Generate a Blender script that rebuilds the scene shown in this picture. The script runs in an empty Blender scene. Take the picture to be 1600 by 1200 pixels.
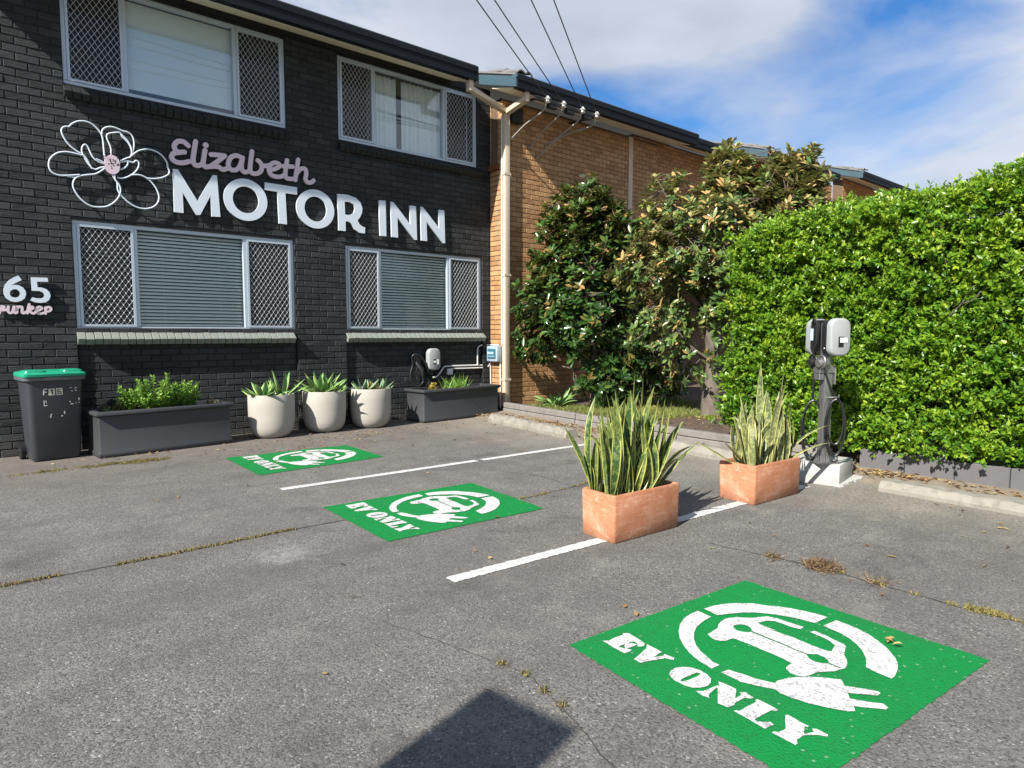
import bpy, bmesh, math, random
import numpy as np
from mathutils import Vector, Matrix
from mathutils.geometry import tessellate_polygon

random.seed(7)
rng = np.random.default_rng(11)
scene = bpy.context.scene
COL = scene.collection
R = math.radians

# ------------------------------------------------------------------ camera
cam_d = bpy.data.cameras.new("camera")
cam = bpy.data.objects.new("camera", cam_d)
COL.objects.link(cam)
cam_d.sensor_width = 36.0
cam_d.lens = 22.712
cam_d.clip_start = 0.05
cam_d.clip_end = 1200.0
cam.location = (0, 0, 1.33)
cam.rotation_euler = (R(90 - 4.4003), 0, R(-39.829))
scene.camera = cam

# ------------------------------------------------------------------ sun and sky
SUN_TRAVEL = Vector((1.22, 0.315, -1.0)).normalized()
to_sun = -SUN_TRAVEL
SUN_ELEV = math.asin(to_sun.z)
SUN_ROT = math.atan2(to_sun.x, to_sun.y)
sun_d = bpy.data.lights.new("sun", 'SUN')
sun_d.energy = 5.0
sun_d.angle = R(0.53)
sun_d.color = (1.0, 0.955, 0.88)
sun = bpy.data.objects.new("sun", sun_d)
COL.objects.link(sun)
sun.rotation_euler = SUN_TRAVEL.to_track_quat('-Z', 'Y').to_euler()
sun.location = (-20, -5, 20)

world = bpy.data.worlds.new("World")
scene.world = world
world.use_nodes = True
wn, wl = world.node_tree.nodes, world.node_tree.links
wn.clear()
w_out = wn.new('ShaderNodeOutputWorld')
w_bg = wn.new('ShaderNodeBackground')
w_bg.inputs['Strength'].default_value = 0.066
w_sky = wn.new('ShaderNodeTexSky')
w_sky.sky_type = 'NISHITA'
w_sky.sun_disc = False
w_sky.sun_elevation = SUN_ELEV
w_sky.sun_rotation = SUN_ROT
w_sky.air_density = 1.3
w_sky.dust_density = 0.6
w_sky.ozone_density = 2.2
w_tc = wn.new('ShaderNodeTexCoord')
w_map = wn.new('ShaderNodeMapping')
w_map.inputs['Location'].default_value = (1.17, -3.73, -4.98)
w_map.inputs['Scale'].default_value = (1.0, 1.0, 2.6)
w_n = wn.new('ShaderNodeTexNoise')
w_n.inputs['Scale'].default_value = 2.1
w_n.inputs['Detail'].default_value = 9
w_n.inputs['Roughness'].default_value = 0.52
w_n.inputs['Distortion'].default_value = 0.25
w_r = wn.new('ShaderNodeValToRGB')
w_r.color_ramp.elements[0].position = 0.40
w_r.color_ramp.elements[0].color = (0, 0, 0, 1)
w_r.color_ramp.elements[1].position = 0.57
w_r.color_ramp.elements[1].color = (0.93, 0.93, 0.93, 1)
w_n2 = wn.new('ShaderNodeTexNoise')
w_n2.inputs['Scale'].default_value = 5.0
w_n2.inputs['Detail'].default_value = 6
w_r2 = wn.new('ShaderNodeValToRGB')
w_r2.color_ramp.elements[0].position = 0.3
w_r2.color_ramp.elements[0].color = (4.3, 4.75, 5.6, 1)
w_r2.color_ramp.elements[1].position = 0.75
w_r2.color_ramp.elements[1].color = (6.2, 6.5, 7.1, 1)
w_hs = wn.new('ShaderNodeHueSaturation')
w_hs.inputs['Saturation'].default_value = 1.25
w_hs.inputs['Value'].default_value = 1.0
w_tint = wn.new('ShaderNodeMix')
w_tint.data_type = 'RGBA'
w_tint.blend_type = 'MULTIPLY'
w_tint.inputs['Factor'].default_value = 1.0
w_tint.inputs['B'].default_value = (0.56, 0.82, 1.14, 1)
w_mix = wn.new('ShaderNodeMix')
w_mix.data_type = 'RGBA'
wl.new(w_tc.outputs['Generated'], w_map.inputs['Vector'])
wl.new(w_map.outputs['Vector'], w_n.inputs['Vector'])
wl.new(w_map.outputs['Vector'], w_n2.inputs['Vector'])
wl.new(w_n.outputs['Fac'], w_r.inputs['Fac'])
wl.new(w_n2.outputs['Fac'], w_r2.inputs['Fac'])
wl.new(w_r.outputs['Color'], w_mix.inputs['Factor'])
wl.new(w_sky.outputs['Color'], w_hs.inputs['Color'])
w_sep = wn.new('ShaderNodeSeparateXYZ')
w_hz = wn.new('ShaderNodeMapRange')
w_hz.inputs['From Min'].default_value = 0.02
w_hz.inputs['From Max'].default_value = 0.20
wl.new(w_tc.outputs['Generated'], w_sep.inputs[0])
wl.new(w_sep.outputs['Z'], w_hz.inputs['Value'])
wl.new(w_hz.outputs['Result'], w_tint.inputs['Factor'])
wl.new(w_hs.outputs['Color'], w_tint.inputs['A'])
wl.new(w_tint.outputs['Result'], w_mix.inputs['A'])
wl.new(w_r2.outputs['Color'], w_mix.inputs['B'])
wl.new(w_mix.outputs['Result'], w_bg.inputs['Color'])
wl.new(w_bg.outputs['Background'], w_out.inputs['Surface'])

scene.view_settings.view_transform = 'Standard'
scene.view_settings.look = 'None'
scene.view_settings.exposure = 0.95
scene.view_settings.gamma = 1.0
scene.view_settings.use_curve_mapping = False
scene.cycles.use_denoising = True
scene.cycles.max_bounces = 8
scene.cycles.transparent_max_bounces = 16

# ------------------------------------------------------------------ traced outlines (metres, in their own planes)
EV = {'arc':[[[(0.5732,0.0963),(0.5701,0.1692),(0.5156,0.1767),(0.4596,0.1951),(0.4134,0.2236),(0.3792,0.2553),(0.3461,0.2938),(0.3241,0.3349),(0.3081,0.3826),(0.2981,0.4148),(0.2976,0.4469),(0.2584,0.447),(0.2623,0.41),(0.2706,0.366),(0.2835,0.3241),(0.3058,0.2761),(0.3382,0.2251),(0.3799,0.1779),(0.4267,0.1399),(0.4784,0.1118),(0.5282,0.0992)]],[[(0.6076,0.0993),(0.6618,0.1025),(0.7148,0.1202),(0.7564,0.1477),(0.8029,0.1915),(0.8266,0.2439),(0.8494,0.2693),(0.8724,0.3147),(0.889,0.3635),(0.9015,0.4138),(0.9063,0.46),(0.8211,0.4584),(0.813,0.4145),(0.7996,0.3653),(0.7788,0.32),(0.7614,0.2919),(0.7289,0.2482),(0.6913,0.2194),(0.6483,0.1952),(0.6007,0.1751)]],[[(0.9033,0.4953),(0.9036,0.5242),(0.8976,0.581),(0.8782,0.6435),(0.8488,0.7028),(0.8143,0.7534),(0.7751,0.7958),(0.7404,0.8226),(0.6995,0.8419),(0.6609,0.8538),(0.639,0.8555),(0.6383,0.8193),(0.6452,0.764),(0.6749,0.7499),(0.7114,0.7241),(0.745,0.6934),(0.7743,0.6566),(0.797,0.6162),(0.8117,0.5764),(0.8178,0.5373),(0.823,0.4942)]]],'car_symbol':[[[(0.4414,0.2646),(0.4764,0.2589),(0.5083,0.2543),(0.5376,0.233),(0.5692,0.2218),(0.6032,0.2167),(0.6337,0.2307),(0.6606,0.2554),(0.6856,0.2815),(0.7181,0.2943),(0.7445,0.3118),(0.7378,0.3093),(0.751,0.3401),(0.7524,0.3787),(0.7572,0.4141),(0.7584,0.4532),(0.7348,0.4561),(0.7258,0.4283),(0.724,0.391),(0.7223,0.353),(0.7068,0.3324),(0.6915,0.3254),(0.6602,0.3178),(0.655,0.3601),(0.657,0.4119),(0.6474,0.3766),(0.65,0.4135),(0.6551,0.4851),(0.6514,0.5419),(0.6507,0.5948),(0.6593,0.63),(0.7109,0.611),(0.7276,0.5798),(0.7355,0.5396),(0.7395,0.4918),(0.7605,0.4981),(0.7569,0.5437),(0.7462,0.5958),(0.743,0.6251),(0.7304,0.6412),(0.6942,0.6583),(0.6699,0.6715),(0.6472,0.6936),(0.6229,0.7132),(0.5908,0.7249),(0.5807,0.7217),(0.5702,0.7188),(0.5471,0.7143),(0.5276,0.7014),(0.5018,0.683),(0.4792,0.6788),(0.4545,0.6762),(0.4416,0.6689),(0.4294,0.6511),(0.4288,0.6282),(0.4395,0.607),(0.4506,0.5972),(0.4873,0.593),(0.4943,0.5477),(0.4928,0.4931),(0.4934,0.4139),(0.489,0.3604),(0.4847,0.3458),(0.4694,0.3439),(0.4532,0.3428),(0.4371,0.3308),(0.4274,0.3169),(0.429,0.2929)],[(0.5689,0.278),(0.5853,0.2779),(0.6041,0.2891),(0.6115,0.3094),(0.6031,0.3345),(0.586,0.3515),(0.5847,0.5312),(0.5809,0.5192),(0.5839,0.5842),(0.5918,0.596),(0.6064,0.6102),(0.6059,0.6375),(0.594,0.6601),(0.5827,0.669),(0.5822,0.716),(0.5764,0.7165),(0.5757,0.6702),(0.5638,0.6584),(0.5542,0.6382),(0.5574,0.6125),(0.5751,0.5902),(0.5772,0.5836),(0.5752,0.5232),(0.5786,0.5355),(0.5772,0.353),(0.57,0.3495),(0.5561,0.3351),(0.5485,0.3153),(0.5547,0.2934)]]],'plug_symbol':[[[(0.2641,0.4831),(0.2952,0.4866),(0.3108,0.5479),(0.3186,0.5894),(0.3378,0.6348),(0.3584,0.6329),(0.3983,0.6443),(0.442,0.6715),(0.4743,0.7022),(0.4962,0.7309),(0.515,0.757),(0.4875,0.7867),(0.5208,0.839),(0.5351,0.8699),(0.5309,0.88),(0.5088,0.881),(0.4909,0.8565),(0.4578,0.8152),(0.4332,0.8364),(0.4554,0.8774),(0.4801,0.9161),(0.4726,0.9352),(0.4573,0.9363),(0.4359,0.9078),(0.4054,0.8671),(0.3854,0.8851),(0.3688,0.8725),(0.3448,0.8294),(0.3195,0.7739),(0.307,0.724),(0.3022,0.6841),(0.3095,0.6608),(0.2864,0.615),(0.2651,0.5616)]]],'letter':[[[(0.1115,0.0575),(0.1294,0.0723),(0.1639,0.0675),(0.2016,0.0688),(0.2093,0.0578),(0.2251,0.0735),(0.2204,0.1269),(0.2143,0.1739),(0.1996,0.1834),(0.1878,0.1816),(0.1791,0.1744),(0.1957,0.1519),(0.1964,0.1361),(0.1775,0.127),(0.177,0.1363),(0.1881,0.1496),(0.1862,0.1602),(0.165,0.1626),(0.1353,0.1578),(0.1481,0.1367),(0.1553,0.1306),(0.1257,0.13),(0.1308,0.1501),(0.1476,0.1758),(0.1364,0.1821),(0.1087,0.1821),(0.1071,0.1344),(0.1108,0.0856)]],[[(0.2157,0.1807),(0.2158,0.2597),(0.1991,0.2573),(0.1705,0.2674),(0.1996,0.2804),(0.2115,0.2729),(0.2188,0.3151),(0.2077,0.3243),(0.2004,0.3182),(0.1938,0.298),(0.1447,0.279),(0.1052,0.2664),(0.1075,0.2334),(0.1463,0.2209),(0.1932,0.2019)]],[[(0.1271,0.3833),(0.1476,0.3699),(0.1738,0.3675),(0.1966,0.3782),(0.2132,0.3985),(0.2224,0.4292),(0.219,0.4637),(0.207,0.4901),(0.1876,0.5061),(0.1655,0.5129),(0.1433,0.5067),(0.1225,0.4892),(0.1138,0.4631),(0.1117,0.4263),(0.1168,0.4012)],[(0.1251,0.4343),(0.1435,0.4302),(0.1778,0.4325),(0.2029,0.4333),(0.2071,0.447),(0.1879,0.451),(0.1519,0.4503),(0.1256,0.4444)]],[[(0.1186,0.5106),(0.1334,0.526),(0.1661,0.529),(0.1938,0.5304),(0.1972,0.5348),(0.2128,0.5145),(0.2183,0.5432),(0.2203,0.5825),(0.1756,0.6169),(0.2059,0.6159),(0.2141,0.602),(0.2266,0.6126),(0.2203,0.6521),(0.2092,0.6453),(0.202,0.633),(0.1572,0.6317),(0.1484,0.637),(0.1227,0.6364),(0.1155,0.6008),(0.181,0.5428),(0.1738,0.5385),(0.1311,0.5513),(0.1186,0.5644),(0.1129,0.5419)]],[[(0.1206,0.6572),(0.1307,0.6611),(0.1294,0.6686),(0.1632,0.6683),(0.209,0.6683),(0.2153,0.6585),(0.225,0.6648),(0.2244,0.7024),(0.223,0.7365),(0.2133,0.738),(0.2065,0.7254),(0.169,0.7249),(0.141,0.7235),(0.1291,0.7271),(0.1313,0.7372),(0.1495,0.7581),(0.1566,0.7613),(0.1521,0.7764),(0.1401,0.7742),(0.1183,0.7741),(0.1184,0.7478),(0.1188,0.7266),(0.1204,0.6949)]],[[(0.2181,0.7666),(0.2236,0.7741),(0.2206,0.8076),(0.2194,0.8444),(0.2144,0.8439),(0.2124,0.8357),(0.1905,0.8486),(0.1781,0.8561),(0.2079,0.8687),(0.2162,0.8575),(0.2249,0.865),(0.2246,0.9009),(0.2171,0.9046),(0.2022,0.8832),(0.1725,0.8614),(0.1576,0.8613),(0.1412,0.8598),(0.1298,0.8722),(0.1201,0.8726),(0.1189,0.8384),(0.118,0.7972),(0.1263,0.7965),(0.1318,0.8063),(0.1579,0.8104)]]]}
EVQ = [[(1.897,1.898),(3.147,1.802),(3.127,0.703),(1.81,0.818)],[(2.01,4.687),(3.375,4.61),(3.294,3.568),(1.987,3.626)],[(2.031,7.253),(3.387,7.167),(3.378,6.224),(2.021,6.15)]]
FLOWER = [[(1.2658,3.34),(1.2604,3.4353),(1.2569,3.5306),(1.2438,3.5973),(1.2045,3.6533),(1.1512,3.6953),(1.0882,3.7087),(1.0248,3.6957),(0.9698,3.6586),(0.9373,3.621),(0.9019,3.614),(0.8746,3.5879),(0.8686,3.5508),(0.8878,3.4927),(0.9247,3.4323),(0.9757,3.3844),(1.0367,3.3481)],[(1.2485,3.5982),(1.255,3.642),(1.2893,3.6807),(1.3465,3.6996),(1.4126,3.6891),(1.4503,3.6749),(1.5082,3.67),(1.5462,3.6447),(1.564,3.5989),(1.5663,3.5337),(1.5538,3.4658),(1.5265,3.3953)],[(1.3283,3.3722),(1.3314,3.448),(1.3151,3.5094),(1.2941,3.5696),(1.3051,3.6091),(1.3532,3.6323),(1.4253,3.6485),(1.4477,3.6096),(1.4942,3.5641),(1.5264,3.5155),(1.5405,3.4525),(1.5265,3.3953),(1.4866,3.3721),(1.4171,3.3278)],[(1.4299,3.644),(1.4669,3.6078),(1.5087,3.5613),(1.5354,3.4953),(1.5381,3.4411)],[(1.5368,3.4081),(1.5983,3.4681),(1.6693,3.5028),(1.7401,3.512),(1.8107,3.4944),(1.8658,3.4535),(1.9051,3.3925),(1.9135,3.3373),(1.9295,3.2888),(1.9101,3.2461),(1.8409,3.2016),(1.7579,3.1779),(1.6867,3.1727)],[(1.4165,3.3114),(1.4853,3.3392),(1.5486,3.3333),(1.5792,3.3604),(1.6082,3.3432),(1.6011,3.2869),(1.5641,3.2259),(1.4979,3.1662),(1.4286,3.1338),(1.3807,3.1374)],[(1.4946,3.3298),(1.4935,3.3023),(1.4627,3.2591),(1.4132,3.2294)],[(1.5281,3.1873),(1.6076,3.1995),(1.6867,3.1727),(1.7455,3.12),(1.7888,3.0475),(1.8065,2.9709),(1.7884,2.9008),(1.735,2.8433),(1.6527,2.8141),(1.5631,2.8221),(1.4764,2.872),(1.4065,2.9451),(1.38,3.0014),(1.3782,3.0773),(1.3514,3.1221),(1.3338,3.1573)],[(1.3577,3.161),(1.3603,3.1072),(1.3967,3.0582),(1.4085,2.9945),(1.3861,2.915),(1.3305,2.8424),(1.2525,2.7892),(1.1399,2.7731),(1.0676,2.7982),(1.0065,2.8539),(0.9605,2.932),(0.948,2.9932),(0.9658,3.0535),(1.0077,3.0913),(1.0812,3.1184),(1.1646,3.1419),(1.222,3.1829),(1.2609,3.2213)],[(1.0449,3.3286),(0.9648,3.3387),(0.8854,3.3373),(0.8145,3.3094),(0.7603,3.2538),(0.739,3.199),(0.7397,3.1377),(0.7703,3.0911),(0.8301,3.0746),(0.9185,3.0881),(1.0174,3.1086)],[(0.9002,3.0749),(0.9402,3.0779),(0.9801,3.0735)],[(1.2629,3.2699),(1.2166,3.2783),(1.1625,3.3118),(1.1327,3.3649),(1.108,3.4291),(1.0819,3.4538),(1.0533,3.4193),(1.0506,3.3558),(1.0793,3.2871),(1.122,3.2202),(1.1668,3.1934),(1.2142,3.2191),(1.2616,3.2375)],[(1.0547,3.346),(1.0889,3.2993),(1.1139,3.2453),(1.1393,3.1965)],[(1.1809,3.3096),(1.2267,3.2959),(1.2632,3.2753)]]
FLOWER_CENTRE = [(1.2639,3.3269),(1.2936,3.3641),(1.3367,3.379),(1.3836,3.3634),(1.4059,3.3239),(1.4112,3.2652),(1.4012,3.2093),(1.3613,3.1684),(1.3137,3.1653),(1.2728,3.1998),(1.266,3.263)]
SCRIPT = [[(2.1544,3.636),(2.1008,3.6734),(2.0369,3.664),(1.9984,3.6138),(2.01,3.5544),(2.0498,3.5405),(2.1081,3.5507)],[(2.0531,3.5374),(1.9856,3.5132),(1.9631,3.4602),(2.0051,3.418),(2.0801,3.4181),(2.1571,3.4471)],[(2.2392,3.7015),(2.2186,3.5852),(2.2031,3.4823),(2.2131,3.4276),(2.2506,3.4124),(2.2993,3.4329)],[(2.344,3.6137),(2.3262,3.5158),(2.3177,3.4448),(2.3468,3.4116),(2.3899,3.4249)],[(2.4132,3.5751),(2.4997,3.5837),(2.5771,3.5868)],[(2.5771,3.5868),(2.4909,3.5054),(2.3959,3.4233)],[(2.3959,3.4233),(2.4887,3.4383),(2.5501,3.4122),(2.6139,3.4418)],[(2.7916,3.5949),(2.7213,3.6155),(2.6499,3.5773),(2.6156,3.4939),(2.639,3.4328),(2.7026,3.4299),(2.7558,3.4842),(2.7868,3.5679)],[(2.7983,3.6026),(2.7826,3.5148),(2.7869,3.4433),(2.8253,3.4231),(2.8785,3.4486)],[(2.9191,3.7025),(2.8981,3.5734),(2.8873,3.4791),(2.9043,3.4288),(2.9572,3.4238),(3.0185,3.46),(3.0407,3.5304),(3.0218,3.5741),(2.9891,3.5993)],[(3.0383,3.5407),(3.0953,3.546),(3.1297,3.5583)],[(3.1281,3.5015),(3.2042,3.5231),(3.2678,3.5673),(3.2618,3.6002),(3.1996,3.6035),(3.1432,3.5538),(3.1342,3.4782),(3.1809,3.4314),(3.2711,3.4316),(3.3493,3.471)],[(3.3787,3.6674),(3.3587,3.5546),(3.3493,3.471),(3.3764,3.4271),(3.4838,3.4363)],[(3.3241,3.5791),(3.4521,3.5944)],[(3.5311,3.6999),(3.5088,3.5648),(3.4835,3.4224)],[(3.5001,3.5081),(3.5599,3.5799),(3.6259,3.5904),(3.6391,3.5296),(3.627,3.4579),(3.651,3.4194),(3.7029,3.42),(3.741,3.4538)]]
SCRIPT_DOT = (2.3559,3.679)
LETTERS = [[[(1.9706,3.3275),(2.0258,3.3306),(2.2356,2.9792),(2.4242,3.3233),(2.4744,3.3275),(2.4989,2.8158),(2.3957,2.81),(2.3895,3.0642),(2.2609,2.8122),(2.2187,2.8096),(2.0696,3.0617),(2.0715,2.8134),(1.9677,2.815)]],[[(3.0966,3.0706),(3.0932,3.1123),(3.0831,3.153),(3.0666,3.1917),(3.0441,3.2275),(3.0161,3.2593),(2.9832,3.2865),(2.9464,3.3084),(2.9066,3.3244),(2.8646,3.3342),(2.8216,3.3375),(2.7786,3.3342),(2.7366,3.3244),(2.6968,3.3084),(2.66,3.2865),(2.6271,3.2593),(2.5991,3.2275),(2.5766,3.1917),(2.5601,3.153),(2.55,3.1123),(2.5466,3.0706),(2.55,3.0288),(2.5601,2.9881),(2.5766,2.9494),(2.5991,2.9136),(2.6271,2.8818),(2.66,2.8546),(2.6968,2.8327),(2.7366,2.8167),(2.7786,2.8069),(2.8216,2.8036),(2.8646,2.8069),(2.9066,2.8167),(2.9464,2.8327),(2.9832,2.8546),(3.0161,2.8818),(3.0441,2.9136),(3.0666,2.9494),(3.0831,2.9881),(3.0932,3.0288)],[(2.9862,3.0706),(2.9841,3.097),(2.9781,3.1228),(2.9682,3.1474),(2.9547,3.17),(2.938,3.1902),(2.9183,3.2074),(2.8963,3.2213),(2.8724,3.2315),(2.8473,3.2377),(2.8216,3.2398),(2.7959,3.2377),(2.7708,3.2315),(2.7469,3.2213),(2.7249,3.2074),(2.7052,3.1902),(2.6885,3.17),(2.675,3.1474),(2.6651,3.1228),(2.6591,3.097),(2.657,3.0706),(2.6591,3.0441),(2.6651,3.0183),(2.675,2.9937),(2.6885,2.9711),(2.7052,2.9509),(2.7249,2.9337),(2.7469,2.9198),(2.7708,2.9096),(2.7959,2.9034),(2.8216,2.9014),(2.8473,2.9034),(2.8724,2.9096),(2.8963,2.9198),(2.9183,2.9337),(2.938,2.9509),(2.9547,2.9711),(2.9682,2.9937),(2.9781,3.0183),(2.9841,3.0441)]],[[(3.0727,3.3301),(3.5058,3.3271),(3.5032,3.2292),(3.3421,3.2277),(3.3531,2.8135),(3.2463,2.8148),(3.2347,3.2306),(3.0698,3.2327)]],[[(4.0372,3.0679),(4.0338,3.1094),(4.0238,3.15),(4.0073,3.1885),(3.9849,3.224),(3.957,3.2557),(3.9243,3.2828),(3.8876,3.3046),(3.8479,3.3205),(3.8061,3.3302),(3.7633,3.3335),(3.7205,3.3302),(3.6787,3.3205),(3.639,3.3046),(3.6023,3.2828),(3.5696,3.2557),(3.5417,3.224),(3.5193,3.1885),(3.5028,3.15),(3.4928,3.1094),(3.4894,3.0679),(3.4928,3.0264),(3.5028,2.9858),(3.5193,2.9473),(3.5417,2.9118),(3.5696,2.8801),(3.6023,2.853),(3.639,2.8312),(3.6787,2.8153),(3.7205,2.8056),(3.7633,2.8023),(3.8061,2.8056),(3.8479,2.8153),(3.8876,2.8312),(3.9243,2.853),(3.957,2.8801),(3.9849,2.9118),(4.0073,2.9473),(4.0238,2.9858),(4.0338,3.0264)],[(3.9244,3.0679),(3.9224,3.0945),(3.9165,3.1204),(3.9068,3.1451),(3.8936,3.1678),(3.8772,3.1881),(3.858,3.2054),(3.8364,3.2194),(3.8131,3.2296),(3.7885,3.2358),(3.7633,3.2379),(3.7381,3.2358),(3.7135,3.2296),(3.6902,3.2194),(3.6686,3.2054),(3.6494,3.1881),(3.633,3.1678),(3.6198,3.1451),(3.6101,3.1204),(3.6042,3.0945),(3.6022,3.0679),(3.6042,3.0413),(3.6101,3.0154),(3.6198,2.9907),(3.633,2.968),(3.6494,2.9477),(3.6686,2.9304),(3.6902,2.9164),(3.7135,2.9062),(3.7381,2.9),(3.7633,2.8979),(3.7885,2.9),(3.8131,2.9062),(3.8364,2.9164),(3.858,2.9304),(3.8772,2.9477),(3.8936,2.968),(3.9068,2.9907),(3.9165,3.0154),(3.9224,3.0413)]],[[(4.0896,3.3192),(4.2364,3.3284),(4.3703,3.3029),(4.4449,3.2441),(4.4739,3.1652),(4.4649,3.0952),(4.4331,3.0295),(4.3942,2.9839),(4.4235,2.932),(4.4688,2.9023),(4.5118,2.8957),(4.5085,2.8065),(4.4211,2.8076),(4.346,2.8482),(4.295,2.9251),(4.2582,2.9511),(4.2062,2.9495),(4.2062,2.8095),(4.1003,2.8096)],[(4.1973,3.226),(4.2789,3.2297),(4.3382,3.2032),(4.355,3.1438),(4.3357,3.08),(4.275,3.0456),(4.2008,3.0438)]],[[(4.7447,3.3132),(4.8567,3.3221),(4.8608,2.7984),(4.7564,2.7983)]],[[(4.9425,3.3219),(4.9914,3.3168),(5.2793,3.0164),(5.2715,3.3063),(5.3827,3.3085),(5.3967,2.7936),(5.3534,2.7925),(5.0538,3.1),(5.0608,2.7988),(4.9503,2.7984)]],[[(5.4677,3.3132),(5.5078,3.3093),(5.8081,3.0156),(5.802,3.3052),(5.9081,3.3074),(5.9197,2.7884),(5.8791,2.7878),(5.572,3.0922),(5.5809,2.7926),(5.4716,2.7931)]]]
NUMBERS = [[[(0.4168,1.9607),(0.4439,1.9122),(0.4026,1.8895),(0.3518,1.8508),(0.383,1.8591),(0.4192,1.854),(0.4512,1.8327),(0.4717,1.797),(0.4744,1.7605),(0.4607,1.7187),(0.4299,1.6902),(0.3853,1.6751),(0.3384,1.6827),(0.3003,1.7131),(0.2827,1.7575),(0.2815,1.807),(0.2964,1.8571),(0.3309,1.9039),(0.3758,1.938)],[(0.3335,1.7686),(0.3438,1.7961),(0.3699,1.8131),(0.3989,1.8099),(0.418,1.7902),(0.4223,1.763),(0.41,1.7352),(0.3801,1.7214),(0.3514,1.7285),(0.336,1.746)]],[[(0.5238,1.9462),(0.6704,1.9497),(0.676,1.9059),(0.5735,1.9029),(0.5782,1.8408),(0.6159,1.8403),(0.657,1.8235),(0.6824,1.792),(0.6902,1.7502),(0.6748,1.7076),(0.643,1.6809),(0.5969,1.6725),(0.5482,1.6779),(0.506,1.6973),(0.5282,1.7327),(0.5615,1.7223),(0.5992,1.7213),(0.6263,1.7339),(0.635,1.7575),(0.6248,1.785),(0.5953,1.8023),(0.5258,1.8016)]]]
STREET = [[(0.2374,1.5535),(0.2475,1.6168),(0.264,1.6262),(0.2798,1.6221),(0.266,1.5947),(0.2585,1.5855)],[(0.2585,1.5855),(0.2872,1.5884),(0.3093,1.6003)],[(0.3159,1.6254),(0.3119,1.5799),(0.3253,1.5576),(0.3476,1.5694),(0.3647,1.6244)],[(0.3648,1.6267),(0.3605,1.5742),(0.3725,1.5585),(0.3874,1.5657)],[(0.3903,1.6274),(0.3872,1.5611)],[(0.3894,1.6068),(0.4086,1.6279),(0.4306,1.6262),(0.433,1.5988),(0.4315,1.5667),(0.4458,1.5578),(0.4651,1.5743)],[(0.4967,1.6556),(0.485,1.6047),(0.4773,1.5584)],[(0.4846,1.5954),(0.5083,1.6237),(0.5234,1.6287),(0.5263,1.6103),(0.4956,1.5911),(0.513,1.5638),(0.5314,1.5573),(0.5509,1.5739)],[(0.5516,1.5878),(0.582,1.5931),(0.6056,1.6123),(0.5988,1.6307),(0.5721,1.6254),(0.5558,1.5972),(0.5583,1.5694),(0.584,1.5537),(0.6225,1.5661)],[(0.6407,1.6295),(0.6374,1.5571)],[(0.6416,1.6086),(0.6637,1.6302),(0.6862,1.6191),(0.6831,1.5932),(0.6614,1.581)]]


# ------------------------------------------------------------------ helpers
def tag(o, label=None, cat=None, group=None, kind=None):
    if label: o['label'] = label
    if cat: o['category'] = cat
    if group: o['group'] = group
    if kind: o['kind'] = kind
    return o

def thing(name, label, cat, loc=(0, 0, 0), rz=0.0, group=None):
    o = bpy.data.objects.new(name, None)
    o.empty_display_size = 0.1
    COL.objects.link(o)
    o.location = loc
    o.rotation_euler = (0, 0, rz)
    return tag(o, label, cat, group)

def link(name, me, mat, parent=None, kind=None, loc=None):
    if mat is not None and len(me.materials) == 0:
        me.materials.append(mat)
    o = bpy.data.objects.new(name, me)
    COL.objects.link(o)
    if parent is not None:
        o.parent = parent
    if loc is not None:
        o.location = loc
    if kind: o['kind'] = kind
    return o

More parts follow.
